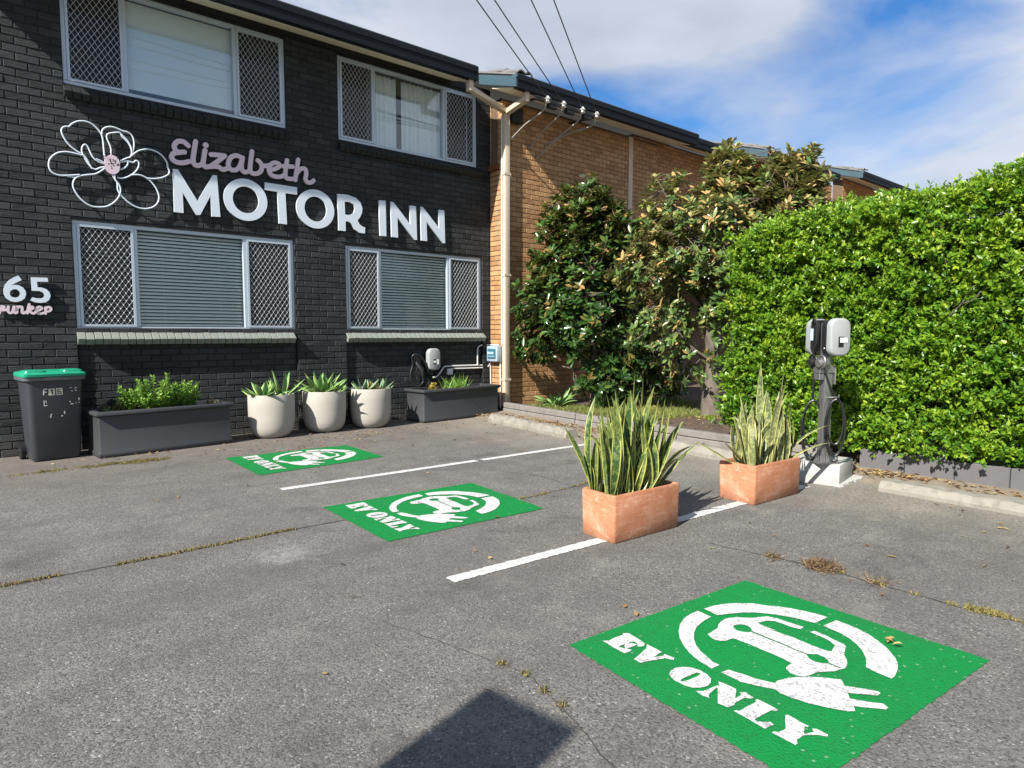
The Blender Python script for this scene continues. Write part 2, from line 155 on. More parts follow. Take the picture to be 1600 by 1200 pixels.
class MB:
    """collects verts and faces for ONE mesh"""
    def __init__(self):
        self.v, self.f, self.uv, self.t = [], [], [], []
    def add(self, vs, fs, tint=None):
        n = len(self.v)
        self.v += [tuple(p) for p in vs]
        self.f += [tuple(i + n for i in f) for f in fs]
        if tint is not None:
            self.t += [tint] * len(fs)
    def box(self, x0, x1, y0, y1, z0, z1, M=None, tint=None):
        vs = [(x, y, z) for z in (z0, z1) for y in (y0, y1) for x in (x0, x1)]
        if M is not None: vs = [M @ Vector(p) for p in vs]
        self.add(vs, [(0, 2, 3, 1), (4, 5, 7, 6), (0, 1, 5, 4), (2, 6, 7, 3), (0, 4, 6, 2), (1, 3, 7, 5)], tint)
    def bar(self, a, b, w, d, up=(0, 0, 1)):
        a, b = Vector(a), Vector(b)
        t = (b - a).normalized()
        s = t.cross(Vector(up))
        if s.length < 1e-4: s = t.cross(Vector((1, 0, 0)))
        s.normalize(); n = s.cross(t)
        vs = []
        for p in (a, b):
            for i, j in ((-1, -1), (1, -1), (1, 1), (-1, 1)):
                vs.append(p + s * (i * w / 2) + n * (j * d / 2))
        self.add(vs, [(3, 2, 1, 0), (4, 5, 6, 7), (0, 1, 5, 4), (1, 2, 6, 5), (2, 3, 7, 6), (3, 0, 4, 7)])
    def tube(self, pts, rad, seg=8, cap=True):
        pts = [Vector(p) for p in pts]
        rads = rad if isinstance(rad, (list, tuple)) else [rad] * len(pts)
        n0 = len(self.v)
        t0 = (pts[1] - pts[0]).normalized()
        ref = Vector((0, 0, 1)) if abs(t0.z) < 0.9 else Vector((1, 0, 0))
        s = t0.cross(ref).normalized()
        for i, p in enumerate(pts):
            if i == 0: t = pts[1] - pts[0]
            elif i == len(pts) - 1: t = pts[-1] - pts[-2]
            else: t = pts[i + 1] - pts[i - 1]
            t.normalize()
            s = (s - t * s.dot(t)).normalized()
            n = t.cross(s)
            for k in range(seg):
                a = 2 * math.pi * k / seg
                self.v.append(tuple(p + (s * math.cos(a) + n * math.sin(a)) * rads[i]))
        for i in range(len(pts) - 1):
            for k in range(seg):
                a, b = n0 + i * seg + k, n0 + i * seg + (k + 1) % seg
                self.f.append((a, b, b + seg, a + seg))
        if cap:
            self.f.append(tuple(n0 + k for k in range(seg))[::-1])
            self.f.append(tuple(n0 + (len(pts) - 1) * seg + k for k in range(seg)))
    def lathe(self, prof, c=(0, 0, 0), seg=32):
        n0 = len(self.v)
        for r, z in prof:
            for k in range(seg):
                a = 2 * math.pi * k / seg
                self.v.append((c[0] + r * math.cos(a), c[1] + r * math.sin(a), c[2] + z))
        for i in range(len(prof) - 1):
            for k in range(seg):
                a, b = n0 + i * seg + k, n0 + i * seg + (k + 1) % seg
                self.f.append((a, b, b + seg, a + seg))
    def prism(self, outer, holes, fn, d0, d1):
        """extrude a 2-D polygon with holes; fn(a, b, d) gives the 3-D point"""
        rings = [list(outer)] + [list(h) for h in holes]
        flat = [p for r_ in rings for p in r_]
        tris = tessellate_polygon([[Vector((p[0], p[1], 0)) for p in r_] for r_ in rings])
        n = len(self.v)
        self.v += [tuple(fn(p[0], p[1], d1)) for p in flat]
        if d0 is None:
            self.f += [tuple(n + i for i in t) for t in tris]
            return
        m = len(flat)
        self.v += [tuple(fn(p[0], p[1], d0)) for p in flat]
        self.f += [tuple(n + i for i in t) for t in tris]
        self.f += [tuple(n + m + i for i in reversed(t)) for t in tris]
        k = 0
        for r_ in rings:
            L = len(r_)
            for i in range(L):
                a, b = n + k + i, n + k + (i + 1) % L
                self.f.append((a, b, b + m, a + m))
            k += L
    def mesh(self, name, smooth=False):
        me = bpy.data.meshes.new(name)
        me.from_pydata(self.v, [], self.f)
        if self.t and len(self.t) == len(self.f):
            a = me.attributes.new('tint', 'FLOAT', 'FACE')
            a.data.foreach_set('value', self.t)
        bm = bmesh.new(); bm.from_mesh(me)
        bmesh.ops.recalc_face_normals(bm, faces=bm.faces)
        bm.to_mesh(me); bm.free()
        if smooth:
            me.polygons.foreach_set('use_smooth', [True] * len(me.polygons))
        me.update()
        return me
    def build(self, name, mat, parent=None, smooth=False, kind=None, loc=None, bevel=0.0, seg=2, ang=True):
        me = self.mesh(name, smooth)
        o = link(name, me, mat, parent, kind, loc)
        if bevel > 0:
            bm = bmesh.new(); bm.from_mesh(me)
            es = [e for e in bm.edges if len(e.link_faces) == 2 and e.calc_face_angle(0) > R(30)]
            bmesh.ops.bevel(bm, geom=es, offset=bevel, segments=seg, profile=0.5, affect='EDGES', clamp_overlap=True)
            bm.to_mesh(me); bm.free()
            if smooth or seg > 1:
                me.polygons.foreach_set('use_smooth', [True] * len(me.polygons))
                try: me.set_sharp_from_angle(angle=R(40))
                except Exception: pass
        elif smooth:
            try: me.set_sharp_from_angle(angle=R(50))
            except Exception: pass
        return o

def np_mesh(name, V, Fc, tint=None, uv=None):
    """V (N,3); Fc (M,k) ; tint per face"""
    me = bpy.data.meshes.new(name)
    M_, k = Fc.shape
    me.vertices.add(len(V)); me.vertices.foreach_set('co', V.astype(np.float32).ravel())
    me.loops.add(M_ * k); me.loops.foreach_set('vertex_index', Fc.astype(np.int32).ravel())
    me.polygons.add(M_)
    me.polygons.foreach_set('loop_start', np.arange(0, M_ * k, k, dtype=np.int32))
    me.polygons.foreach_set('loop_total', np.full(M_, k, dtype=np.int32))
    if tint is not None:
        a = me.attributes.new('tint', 'FLOAT', 'FACE')
        a.data.foreach_set('value', tint.astype(np.float32))
    if uv is not None:
        l = me.uv_layers.new(name='uv')
        l.data.foreach_set('uv', uv[Fc.ravel()].astype(np.float32).ravel())
    me.update(calc_edges=True)
    me.validate()
    return me

def catmull(pts, n=5):
    P = [Vector(p) for p in pts]
    out = []
    for i in range(len(P) - 1):
        p0, p1, p2, p3 = P[max(i - 1, 0)], P[i], P[i + 1], P[min(i + 2, len(P) - 1)]
        for k in range(n):
            t = k / n
            out.append(0.5 * ((2 * p1) + (p2 - p0) * t + (2 * p0 - 5 * p1 + 4 * p2 - p3) * t * t + (3 * p1 - p0 - 3 * p2 + p3) * t ** 3))
    out.append(P[-1])
    return out

# ------------------------------------------------------------------ materials
class NT:
    def __init__(self, name):
        self.m = bpy.data.materials.new(name)
        self.m.use_nodes = True
        self.n, self.l = self.m.node_tree.nodes, self.m.node_tree.links
        self.b = self.n['Principled BSDF']
        self.out = self.n['Material Output']
    def node(self, t, **kw):
        x = self.n.new(t)
        for k, v in kw.items():
            if k in x.inputs.keys(): x.inputs[k].default_value = v
            else: setattr(x, k, v)
        return x
    def link(self, a, b): self.l.new(a, b)
    def coords(self, space='Object', scale=(1, 1, 1)):
        tc = self.node('ShaderNodeTexCoord')
        mp = self.node('ShaderNodeMapping')
        mp.inputs['Scale'].default_value = scale
        if space == 'World':
            g = self.node('ShaderNodeNewGeometry')
            self.link(g.outputs['Position'], mp.inputs['Vector'])
        else:
            self.link(tc.outputs[space], mp.inputs['Vector'])
        return mp.outputs['Vector']
    def noise(self, vec, scale, detail=4, rough=0.55, dist=0.0):
        x = self.node('ShaderNodeTexNoise')
        x.inputs['Scale'].default_value = scale
        x.inputs['Detail'].default_value = detail
        x.inputs['Roughness'].default_value = rough
        x.inputs['Distortion'].default_value = dist
        self.link(vec, x.inputs['Vector'])
        return x.outputs['Fac']
    def ramp(self, fac, stops):
        x = self.node('ShaderNodeValToRGB')
        e = x.color_ramp.elements
        while len(e) < len(stops): e.new(0.5)
        for i, (p, c) in enumerate(stops):
            e[i].position = p
            e[i].color = (c, c, c, 1) if isinstance(c, (int, float)) else (c[0], c[1], c[2], 1)
        self.link(fac, x.inputs['Fac'])
        return x.outputs['Color']
    def mix(self, fac, a, b, mode='MIX'):
        x = self.node('ShaderNodeMix', data_type='RGBA', blend_type=mode)
        for s, v in ((x.inputs['Factor'], fac), (x.inputs['A'], a), (x.inputs['B'], b)):
            if hasattr(v, 'links') or hasattr(v, 'is_linked'): self.link(v, s)
            elif isinstance(v, (int, float)): s.default_value = v
            else: s.default_value = (v[0], v[1], v[2], 1)
        return x.outputs['Result']
    def math(self, op, a, b=0.0):
        x = self.node('ShaderNodeMath', operation=op)
        for s, v in ((x.inputs[0], a), (x.inputs[1], b)):
            if isinstance(v, (int, float)): s.default_value = v
            else: self.link(v, s)
        return x.outputs[0]
    def bump(self, h, strength=0.3, dist=0.01, base=None):
        x = self.node('ShaderNodeBump')
        x.inputs['Strength'].default_value = strength
        x.inputs['Distance'].default_value = dist
        self.link(h, x.inputs['Height'])
        if base is not None: self.link(base, x.inputs['Normal'])
        return x.outputs['Normal']
    def set(self, **kw):
        for k, v in kw.items():
            k = k.replace('_', ' ')
            s = self.b.inputs[k]
            if hasattr(v, 'is_linked'): self.link(v, s)
            elif isinstance(v, (int, float)): s.default_value = v
            else: s.default_value = (v[0], v[1], v[2], 1)
        return self

def simple(name, col, rough=0.5, metal=0.0, var=0.12, scale=8, bump=0.0, bscale=60, spec=None, space='Object'):
    t = NT(name)
    v = t.coords(space)
    f = t.noise(v, scale, 5)
    c = t.mix(f, tuple(x * (1 - var) for x in col), tuple(min(1, x * (1 + var)) for x in col))
    t.set(Base_Color=c, Roughness=rough, Metallic=metal)
    if spec is not None: t.b.inputs['Specular IOR Level'].default_value = spec
    if bump: t.set(Normal=t.bump(t.noise(v, bscale, 4), bump, 0.004))
    return t.m

def mat_brick(name, dark, light, rough, bump, rand=0.5, stri=True, spec=0.5, dust=None):
    t = NT(name)
    v = t.coords('World', (1, 1, 1))
    oi = t.node('ShaderNodeObjectInfo')
    at = t.node('ShaderNodeAttribute', attribute_name='tint')
    f0 = t.math('MULTIPLY', at.outputs['Fac'], 0.75)
    n1 = t.noise(v, 55, 5)
    f = t.math('ADD', f0, t.math('MULTIPLY', t.math('SUBTRACT', n1, 0.5), 0.9))
    n2 = t.noise(v, 1.1, 4)
    c = t.ramp(f, [(0.0, dark), (1.0, light)])
    c = t.mix(t.math('MULTIPLY', t.math('SUBTRACT', n2, 0.3), rand), c, tuple(x * 0.62 for x in dark))
    if dust is not None:      # splashed dirt along the foot of the wall and thin drip streaks
        pz = t.node('ShaderNodeSeparateXYZ'); t.link(v, pz.inputs[0])
        foot = t.ramp(t.math('ADD', pz.outputs['Z'], t.math('MULTIPLY', t.noise(v, 3.5, 6, 0.7), 0.7)), [(0.30, 1.0), (0.62, 0.0)])
        c = t.mix(t.math('MULTIPLY', foot, 0.5), c, dust)
        drip = t.noise(t.coords('World', (16, 16, 0.7)), 1.0, 5, 0.6)
        c = t.mix(t.math('MULTIPLY', t.ramp(drip, [(0.60, 0.0), (0.74, 1.0)]), 0.35), c, tuple(x * 0.75 for x in dust))
    st = t.noise(t.coords('World', (6, 6, 60)), 2.2, 5, 0.6)
    fine = t.noise(v, 160, 3)
    t.set(Base_Color=c, Roughness=rough, Normal=t.bump(fine, 0.25, 0.003, t.bump(st, bump, 0.012)))
    t.b.inputs['Specular IOR Level'].default_value = spec
    return t.m

def mat_asphalt():
    t = NT('asphalt')
    v = t.coords('World')
    vo = t.node('ShaderNodeTexVoronoi', feature='F1')
    vo.inputs['Scale'].default_value = 135
    vd = t.node('ShaderNodeVectorMath', operation='ADD')
    nz = t.node('ShaderNodeTexNoise'); nz.inputs['Scale'].default_value = 60; nz.inputs['Detail'].default_value = 3
    t.link(v, nz.inputs['Vector'])
    nsc = t.node('ShaderNodeVectorMath', operation='SCALE'); nsc.inputs['Scale'].default_value = 0.012
    t.link(nz.outputs['Color'], nsc.inputs[0]); t.link(v, vd.inputs[0]); t.link(nsc.outputs[0], vd.inputs[1])
    t.link(vd.outputs[0], vo.inputs['Vector'])
    agg = t.ramp(vo.outputs['Distance'], [(0.0, 1.0), (0.55, 0.45), (0.9, 0.0)])
    spk = t.node('ShaderNodeSeparateColor'); t.link(vo.outputs['Color'], spk.inputs[0])
    stone = t.ramp(spk.outputs[0], [(0.0, (0.062, 0.059, 0.054)), (0.3, (0.134, 0.128, 0.117)), (0.8, (0.205, 0.196, 0.180)), (0.97, (0.24, 0.23, 0.21)), (0.992, (0.42, 0.40, 0.36))])
    big = t.noise(v, 0.55, 5, 0.6)
    mid = t.noise(v, 3.0, 5, 0.6)
    base = t.mix(t.ramp(big, [(0.3, 0.0), (0.7, 1.0)]), t.mix(0.45, stone, (0.118, 0.113, 0.104)), stone)
    base = t.mix(t.math('MULTIPLY', t.ramp(mid, [(0.42, 0.0), (0.72, 1.0)]), 0.45), base, (0.078, 0.074, 0.068))
    # dark oily drips and rolled tyre tracks along the bays
    oil = t.noise(t.coords('World', (1.0, 1.0, 1.0)), 1.7, 6, 0.62, 0.4)
    base = t.mix(t.math('MULTIPLY', t.ramp(oil, [(0.56, 0.0), (0.70, 1.0)]), 0.6), base, (0.062, 0.059, 0.054))
    trk = t.noise(t.coords('World', (0.25, 2.2, 1.0)), 1.0, 4, 0.55, 0.2)
    base = t.mix(t.math('MULTIPLY', t.ramp(trk, [(0.50, 0.0), (0.68, 1.0)]), 0.42), base, (0.085, 0.081, 0.074))
    pale = t.noise(v, 2.6, 7, 0.7)
    base = t.mix(t.math('MULTIPLY', t.ramp(pale, [(0.56, 0.0), (0.70, 1.0)]), 0.38), base, (0.26, 0.247, 0.215))
    sx = t.node('ShaderNodeSeparateXYZ'); t.link(v, sx.inputs[0])
    # brownish soil and leaf dust lies along the motel wall and along the garden edge
    wob = t.math('MULTIPLY', t.noise(v, 0.9, 4), 2.2)
    d1 = t.ramp(t.math('MULTIPLY', t.math('SUBTRACT', t.math('ADD', sx.outputs['Y'], wob), 7.2), 0.5), [(0.0, 0.0), (1.0, 1.0)])
    d2 = t.ramp(t.math('MULTIPLY', t.math('SUBTRACT', t.math('ADD', sx.outputs['X'], t.math('MULTIPLY', t.noise(v, 1.3, 5, 0.7), 2.8)), 6.0), 0.75), [(0.0, 0.0), (1.0, 1.0)])
    grit = t.ramp(t.noise(v, 38, 5, 0.7), [(0.38, 0.1), (0.62, 1.0)])
    base = t.mix(t.math('MULTIPLY', t.math('MULTIPLY', d1, grit), 0.7), base, (0.155, 0.122, 0.094))
    base = t.mix(t.math('MULTIPLY', t.math('MULTIPLY', d2, grit), 0.95), base, (0.30, 0.265, 0.21))
    # one pale scuff
    ds = t.node('ShaderNodeVectorMath', operation='DISTANCE'); t.link(v, ds.inputs[0]); ds.inputs[1].default_value = (1.4, 3.8, 0)
    sc = t.ramp(t.math('ADD', ds.outputs['Value'], t.math('MULTIPLY', t.noise(v, 6, 5, 0.75), 0.75)), [(0.36, 1.0), (0.60, 0.0)])
    base = t.mix(t.math('MULTIPLY', t.math('MULTIPLY', sc, grit), 0.8), base, (0.36, 0.35, 0.33))
    pitn = t.noise(v, 75, 5, 0.75)
    base = t.mix(t.math('MULTIPLY', t.ramp(pitn, [(0.30, 1.0), (0.43, 0.0)]), 0.75), base, (0.035, 0.033, 0.03))
    h = t.math('ADD', t.math('MULTIPLY', agg, 0.55), t.math('MULTIPLY', t.noise(v, 95, 6, 0.75), 1.6))
    t.set(Base_Color=base, Roughness=0.9, Normal=t.bump(h, 0.8, 0.006))
    t.b.inputs['Specular IOR Level'].default_value = 0.3
    return t.m

def mat_paint(name, col, worn=0.12, under=(0.09, 0.088, 0.085), pitf=0.2):
    t = NT(name)
    v = t.coords('World')
    vo = t.node('ShaderNodeTexVoronoi', feature='F1'); vo.inputs['Scale'].default_value = 110
    t.link(v, vo.inputs['Vector'])
    agg = t.ramp(vo.outputs['Distance'], [(0.0, 1.0), (0.9, 0.0)])
    n = t.noise(v, 60, 5, 0.75)
    w = t.ramp(n, [(0.62 - worn, 0.0), (0.80 - worn, 1.0)])
    lg = t.noise(v, 4, 4)
    c = t.mix(lg, tuple(x * 0.88 for x in col), tuple(min(1, x * 1.08) for x in col))
    c = t.mix(t.math('MULTIPLY', w, 0.7), c, under)
    dirt = t.ramp(t.noise(v, 2.3, 7, 0.72), [(0.42, 0.0), (0.70, 1.0)])
    c = t.mix(t.math('MULTIPLY', dirt, 0.38), c, tuple(x * 0.55 + 0.02 for x in col))
    pit = t.ramp(t.math('MULTIPLY', vo.outputs['Distance'], t.noise(v, 25, 4, 0.7)), [(0.30, 0.0), (0.40, 1.0)])
    c = t.mix(t.math('MULTIPLY', pit, pitf), c, under)
    spk = t.node('ShaderNodeSeparateColor'); t.link(vo.outputs['Color'], spk.inputs[0])
    c = t.mix(t.math('MULTIPLY', t.ramp(spk.outputs[1], [(0.992, 0.0), (0.996, 1.0)]), 0.4), c, (0.36, 0.40, 0.35))
    t.b.inputs['Specular IOR Level'].default_value = 0.2
    t.set(Base_Color=c, Roughness=0.7, Normal=t.bump(t.math('ADD', agg, t.noise(v, 150, 4, 0.7)), 0.5, 0.005))
    return t.m

def mat_leaf(name, stops, rough=0.35, trans=0.25, tcol=(0.35, 0.55, 0.05), under=None, clump=0.35, cscale=2.5, spec=0.5):
    t = NT(name)
    at = t.node('ShaderNodeAttribute', attribute_name='tint')
    v = t.coords('World')
    n = t.noise(v, cscale, 3)
    f = t.math('ADD', at.outputs['Fac'], t.math('MULTIPLY', t.math('SUBTRACT', n, 0.5), clump))
    c = t.ramp(f, stops)
    if under is not None:
        g = t.node('ShaderNodeNewGeometry')
        c = t.mix(g.outputs['Backfacing'], c, under)
    t.set(Base_Color=c, Roughness=rough)
    t.b.inputs['Specular IOR Level'].default_value = spec
    if trans > 0:
        tr = t.node('ShaderNodeBsdfTranslucent')
        tm = t.mix(0.5, c, tcol)
        t.link(tm, tr.inputs['Color'])
        ms = t.node('ShaderNodeMixShader'); ms.inputs[0].default_value = trans
        t.link(t.b.outputs[0], ms.inputs[1]); t.link(tr.outputs[0], ms.inputs[2])
        t.link(ms.outputs[0], t.out.inputs['Surface'])
    return t.m

def mat_strap(name, edge, mid, band, bands=26.0, edgew=0.30, trans=0.15):
    """leaf with a uv layer: u across, v along"""
    t = NT(name)
    uv = t.node('ShaderNodeUVMap', uv_map='uv')
    s = t.node('ShaderNodeSeparateXYZ'); t.link(uv.outputs[0], s.inputs[0])
    oi = t.node('ShaderNodeObjectInfo')
    cu = t.math('ABSOLUTE', t.math('SUBTRACT', s.outputs['X'], 0.5))
    v = t.coords('Object')
    wob = t.math('MULTIPLY', t.math('SUBTRACT', t.noise(v, 30, 3), 0.5), 0.08)
    e = t.ramp(t.math('ADD', cu, wob), [(edgew, 0.0), (edgew + 0.05, 1.0)])
    comb = t.node('ShaderNodeCombineXYZ')
    t.link(t.math('MULTIPLY', s.outputs['X'], 2.0), comb.inputs[0])
    t.link(t.math('MULTIPLY', s.outputs['Y'], bands), comb.inputs[1])
    t.link(t.math('MULTIPLY', oi.outputs['Random'], 20.0), comb.inputs[2])
    bn = t.noise(comb.outputs[0], 1.0, 4, 0.6, 0.6)
    bf = t.ramp(bn, [(0.42, 0.0), (0.52, 1.0)])
    c = t.mix(bf, mid, band)
    c = t.mix(e, c, edge)
    c = t.mix(t.math('MULTIPLY', oi.outputs['Random'], 0.35), c, tuple((a + b) / 2.4 for a, b in zip(edge, mid)))
    t.set(Base_Color=c, Roughness=0.42)
    if trans > 0:
        tr = t.node('ShaderNodeBsdfTranslucent'); t.link(c, tr.inputs['Color'])
        ms = t.node('ShaderNodeMixShader'); ms.inputs[0].default_value = trans
        t.link(t.b.outputs[0], ms.inputs[1]); t.link(tr.outputs[0], ms.inputs[2])
        t.link(ms.outputs[0], t.out.inputs['Surface'])
    return t.m

def mat_glass(name, refl=0.22, tint=(0.95, 0.98, 0.98)):
    t = NT(name)
    fr = t.node('ShaderNodeFresnel'); fr.inputs['IOR'].default_value = 1.28
    f = t.math('ADD', fr.outputs[0], refl)
    gl = t.node('ShaderNodeBsdfGlossy'); gl.inputs['Roughness'].default_value = 0.015
    gl.inputs['Color'].default_value = (0.9, 0.95, 1, 1)
    v = t.coords('World')
    t.link(t.bump(t.noise(v, 1.3, 2), 0.05, 0.02), gl.inputs['Normal'])
    tr = t.node('ShaderNodeBsdfTransparent'); tr.inputs['Color'].default_value = (*tint, 1)
    ms = t.node('ShaderNodeMixShader')
    t.link(f, ms.inputs[0]); t.link(tr.outputs[0], ms.inputs[1]); t.link(gl.outputs[0], ms.inputs[2])
    t.link(ms.outputs[0], t.out.inputs['Surface'])
    return t.m

def mat_terracotta():
    t = NT('terracotta')
    v = t.coords('Object')
    n = t.noise(v, 5, 6, 0.65)
    n2 = t.noise(t.coords('Object', (1, 1, 5)), 9, 5, 0.7, 0.6)
    c = t.ramp(n, [(0.28, (0.33, 0.125, 0.062)), (0.50, (0.44, 0.185, 0.098)), (0.74, (0.53, 0.29, 0.18))])
    c = t.mix(t.math('MULTIPLY', t.ramp(n2, [(0.52, 0.0), (0.75, 1.0)]), 0.55), c, (0.60, 0.40, 0.28))
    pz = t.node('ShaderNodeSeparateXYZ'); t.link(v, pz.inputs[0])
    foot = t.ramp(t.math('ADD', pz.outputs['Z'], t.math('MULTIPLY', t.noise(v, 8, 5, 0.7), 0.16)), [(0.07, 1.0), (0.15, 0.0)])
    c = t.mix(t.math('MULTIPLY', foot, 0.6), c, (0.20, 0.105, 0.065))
    bl = t.ramp(t.noise(v, 11, 7, 0.75), [(0.56, 0.0), (0.66, 1.0)])
    c = t.mix(t.math('MULTIPLY', bl, 0.45), c, (0.62, 0.47, 0.37))
    t.set(Base_Color=c, Roughness=0.85, Normal=t.bump(t.noise(v, 70, 4), 0.3, 0.005, t.bump(t.noise(v, 6, 3), 0.25, 0.02)))
    t.b.inputs['Specular IOR Level'].default_value = 0.25
    return t.m

def mat_concrete(name, col, var=0.25, stain=(0.12, 0.11, 0.10), sf=0.4, scale=3.0):
    t = NT(name)
    v = t.coords('World')
    n = t.noise(v, scale, 6, 0.65)
    c = t.mix(n, tuple(x * (1 - var) for x in col), tuple(min(1, x * (1 + var)) for x in col))
    c = t.mix(t.math('MULTIPLY', t.ramp(t.noise(v, scale * 2.3, 6, 0.7), [(0.5, 0.0), (0.75, 1.0)]), sf), c, stain)
    t.set(Base_Color=c, Roughness=0.88, Normal=t.bump(t.noise(v, 90, 5, 0.7), 0.35, 0.005))
    t.b.inputs['Specular IOR Level'].default_value = 0.3
    return t.m

M = {}
M['asphalt'] = mat_asphalt()
M['white_paint'] = mat_paint('white road paint', (0.57, 0.57, 0.555), 0.06, pitf=0.5)
M['green_paint'] = mat_paint('green road paint', (0.003, 0.190, 0.040), 0.0, (0.010, 0.10, 0.03), 0.5)
M['black_brick'] = mat_brick('black painted brick', (0.016, 0.0185, 0.019), (0.040, 0.0455, 0.046), 0.58, 0.85, 0.35, spec=0.32, dust=(0.10, 0.092, 0.08))
M['black_mortar'] = simple('black painted mortar', (0.005, 0.0055, 0.006), 0.7, var=0.2, bump=0.3, space='Object')
M['tan_brick'] = mat_brick('tan face brick', (0.34, 0.18, 0.082), (0.56, 0.335, 0.165), 0.85, 0.55, 0.35, spec=0.2)
M['tan_mortar'] = simple('brown mortar', (0.13, 0.085, 0.05), 0.95, var=0.3, bump=0.4)
M['sill_brick'] = mat_brick('sun lightened black sill brick', (0.19, 0.21, 0.185), (0.29, 0.315, 0.28), 0.5, 0.4, 0.15)  # black sill paint with the sunlight on it put into the colour
M['brown_brick'] = mat_brick('brown sill brick', (0.16, 0.06, 0.025), (0.25, 0.11, 0.05), 0.85, 0.4, 0.3, spec=0.2)
M['gutter'] = simple('dark navy gutter steel', (0.007, 0.010, 0.014), 0.6, var=0.2, spec=0.2)
M['teal'] = simple('weathered teal barge paint', (0.036, 0.075, 0.098), 0.6, var=0.25, scale=14)
M['soffit'] = simple('cream soffit lining', (0.80, 0.73, 0.54), 0.75, var=0.05)
M['cream'] = simple('cream painted steel', (0.56, 0.45, 0.34), 0.55, var=0.06)
M['roof_tile'] = simple('grey cement roof tile', (0.16, 0.16, 0.155), 0.85, var=0.3, bump=0.4)
M['alu'] = simple('silver window frame', (0.46, 0.52, 0.58), 0.38, metal=0.25, var=0.05)
M['mesh_alu'] = simple('silver grille', (0.52, 0.54, 0.55), 0.4, metal=0.3, var=0.05)
M['glass'] = mat_glass('window glass', 0.0)
M['glass_sky'] = mat_glass('window glass upstairs', 0.06)
M['blind'] = simple('pale venetian blind', (0.86, 0.85, 0.77), 0.6, var=0.04)
M['roller'] = simple('white roller blind', (0.82, 0.85, 0.86), 0.8, var=0.03)
M['curtain'] = simple('white sheer curtain', (0.85, 0.86, 0.86), 0.9, var=0.05)
def mat_fly():
    t = NT('dark fly screen')
    tr = t.node('ShaderNodeBsdfTransparent')
    ms = t.node('ShaderNodeMixShader'); ms.inputs[0].default_value = 0.40
    t.set(Base_Color=(0.02, 0.022, 0.025), Roughness=0.8)
    t.link(tr.outputs[0], ms.inputs[1]); t.link(t.b.outputs[0], ms.inputs[2]); t.link(ms.outputs[0], t.out.inputs['Surface'])
    return t.m
M['fly'] = mat_fly()
M['interior'] = simple('dark room', (0.010, 0.013, 0.02), 0.9, var=0.1)
M['sign_white'] = simple('white sign acrylic', (0.62, 0.68, 0.74), 0.35, var=0.02)
M['sign_pink'] = simple('pale pink sign acrylic', (0.66, 0.52, 0.57), 0.4, var=0.02)
M['pipe_grey'] = simple('pale grey conduit', (0.62, 0.62, 0.60), 0.5, var=0.06)
M['black_plastic'] = simple('black plastic', (0.012, 0.012, 0.013), 0.4, var=0.2)
M['cable'] = simple('black cable rubber', (0.014, 0.014, 0.015), 0.38, var=0.2)
M['charger_white'] = simple('pale grey charger cover', (0.30, 0.315, 0.315), 0.42, var=0.02)
M['sticker'] = simple('white sticker', (0.75, 0.76, 0.74), 0.5, var=0.06)
M['blue_screen'] = simple('pale blue label', (0.45, 0.58, 0.72), 0.35, var=0.06)
M['meter_grey'] = simple('blue grey meter plastic', (0.30, 0.38, 0.44), 0.45, var=0.06)
M['meter_window'] = simple('smoky blue meter window', (0.04, 0.13, 0.18), 0.2, var=0.2)
M['steel'] = simple('brushed steel post', (0.33, 0.33, 0.325), 0.34, metal=0.8, var=0.15, scale=20)
M['porcelain'] = simple('white porcelain', (0.78, 0.78, 0.75), 0.2, var=0.03)
M['wire'] = simple('grey weathered wire', (0.26, 0.25, 0.235), 0.6, var=0.2)
M['terracotta'] = mat_terracotta()
M['pot'] = mat_concrete('pale cement pot', (0.37, 0.35, 0.305), 0.10, (0.33, 0.30, 0.26), 0.3, 4)
M['dark_trough'] = simple('charcoal fibre trough', (0.036, 0.038, 0.041), 0.5, var=0.12, bump=0.15, bscale=90)
M['soil'] = simple('dark potting soil', (0.05, 0.036, 0.026), 0.95, var=0.5, scale=40, bump=0.6, bscale=60)
M['verge'] = simple('pale dusty soil', (0.20, 0.165, 0.12), 0.95, var=0.4, scale=9, bump=0.5, bscale=50)
M['bed_soil'] = simple('garden soil', (0.085, 0.06, 0.042), 0.95, var=0.4, scale=9, bump=0.5, bscale=40)
M['kerb'] = mat_concrete('weathered concrete', (0.24, 0.225, 0.19), 0.30, (0.09, 0.08, 0.065), 0.75, 4)
M['white_concrete'] = mat_concrete('whitewashed concrete', (0.42, 0.415, 0.39), 0.12, (0.27, 0.25, 0.22), 0.5, 5)
M['block_wall'] = mat_concrete('grey block', (0.12, 0.115, 0.118), 0.2, (0.09, 0.085, 0.08), 0.4)
M['sleeper'] = mat_concrete('grey weathered timber', (0.20, 0.185, 0.17), 0.25, (0.08, 0.07, 0.06), 0.5, 5)
M['bin_body'] = simple('charcoal bin plastic', (0.035, 0.037, 0.045), 0.42, var=0.25, scale=6)
M['bin_lid'] = simple('green bin lid', (0.010, 0.27, 0.15), 0.4, var=0.15)
M['bark'] = simple('grey brown bark', (0.13, 0.105, 0.085), 0.9, var=0.5, scale=14, bump=0.8, bscale=30)
M['twig'] = simple('dark hedge twigs', (0.035, 0.03, 0.018), 0.9, var=0.4)
M['hedge'] = mat_leaf('hedge leaves', [(0.0, (0.012, 0.060, 0.007)), (0.28, (0.050, 0.155, 0.012)), (0.58, (0.165, 0.30, 0.018)), (0.93, (0.38, 0.47, 0.04)), (1.0, (0.42, 0.36, 0.09))], 0.34, 0.30, (0.34, 0.52, 0.03), clump=0.6, cscale=2.2)
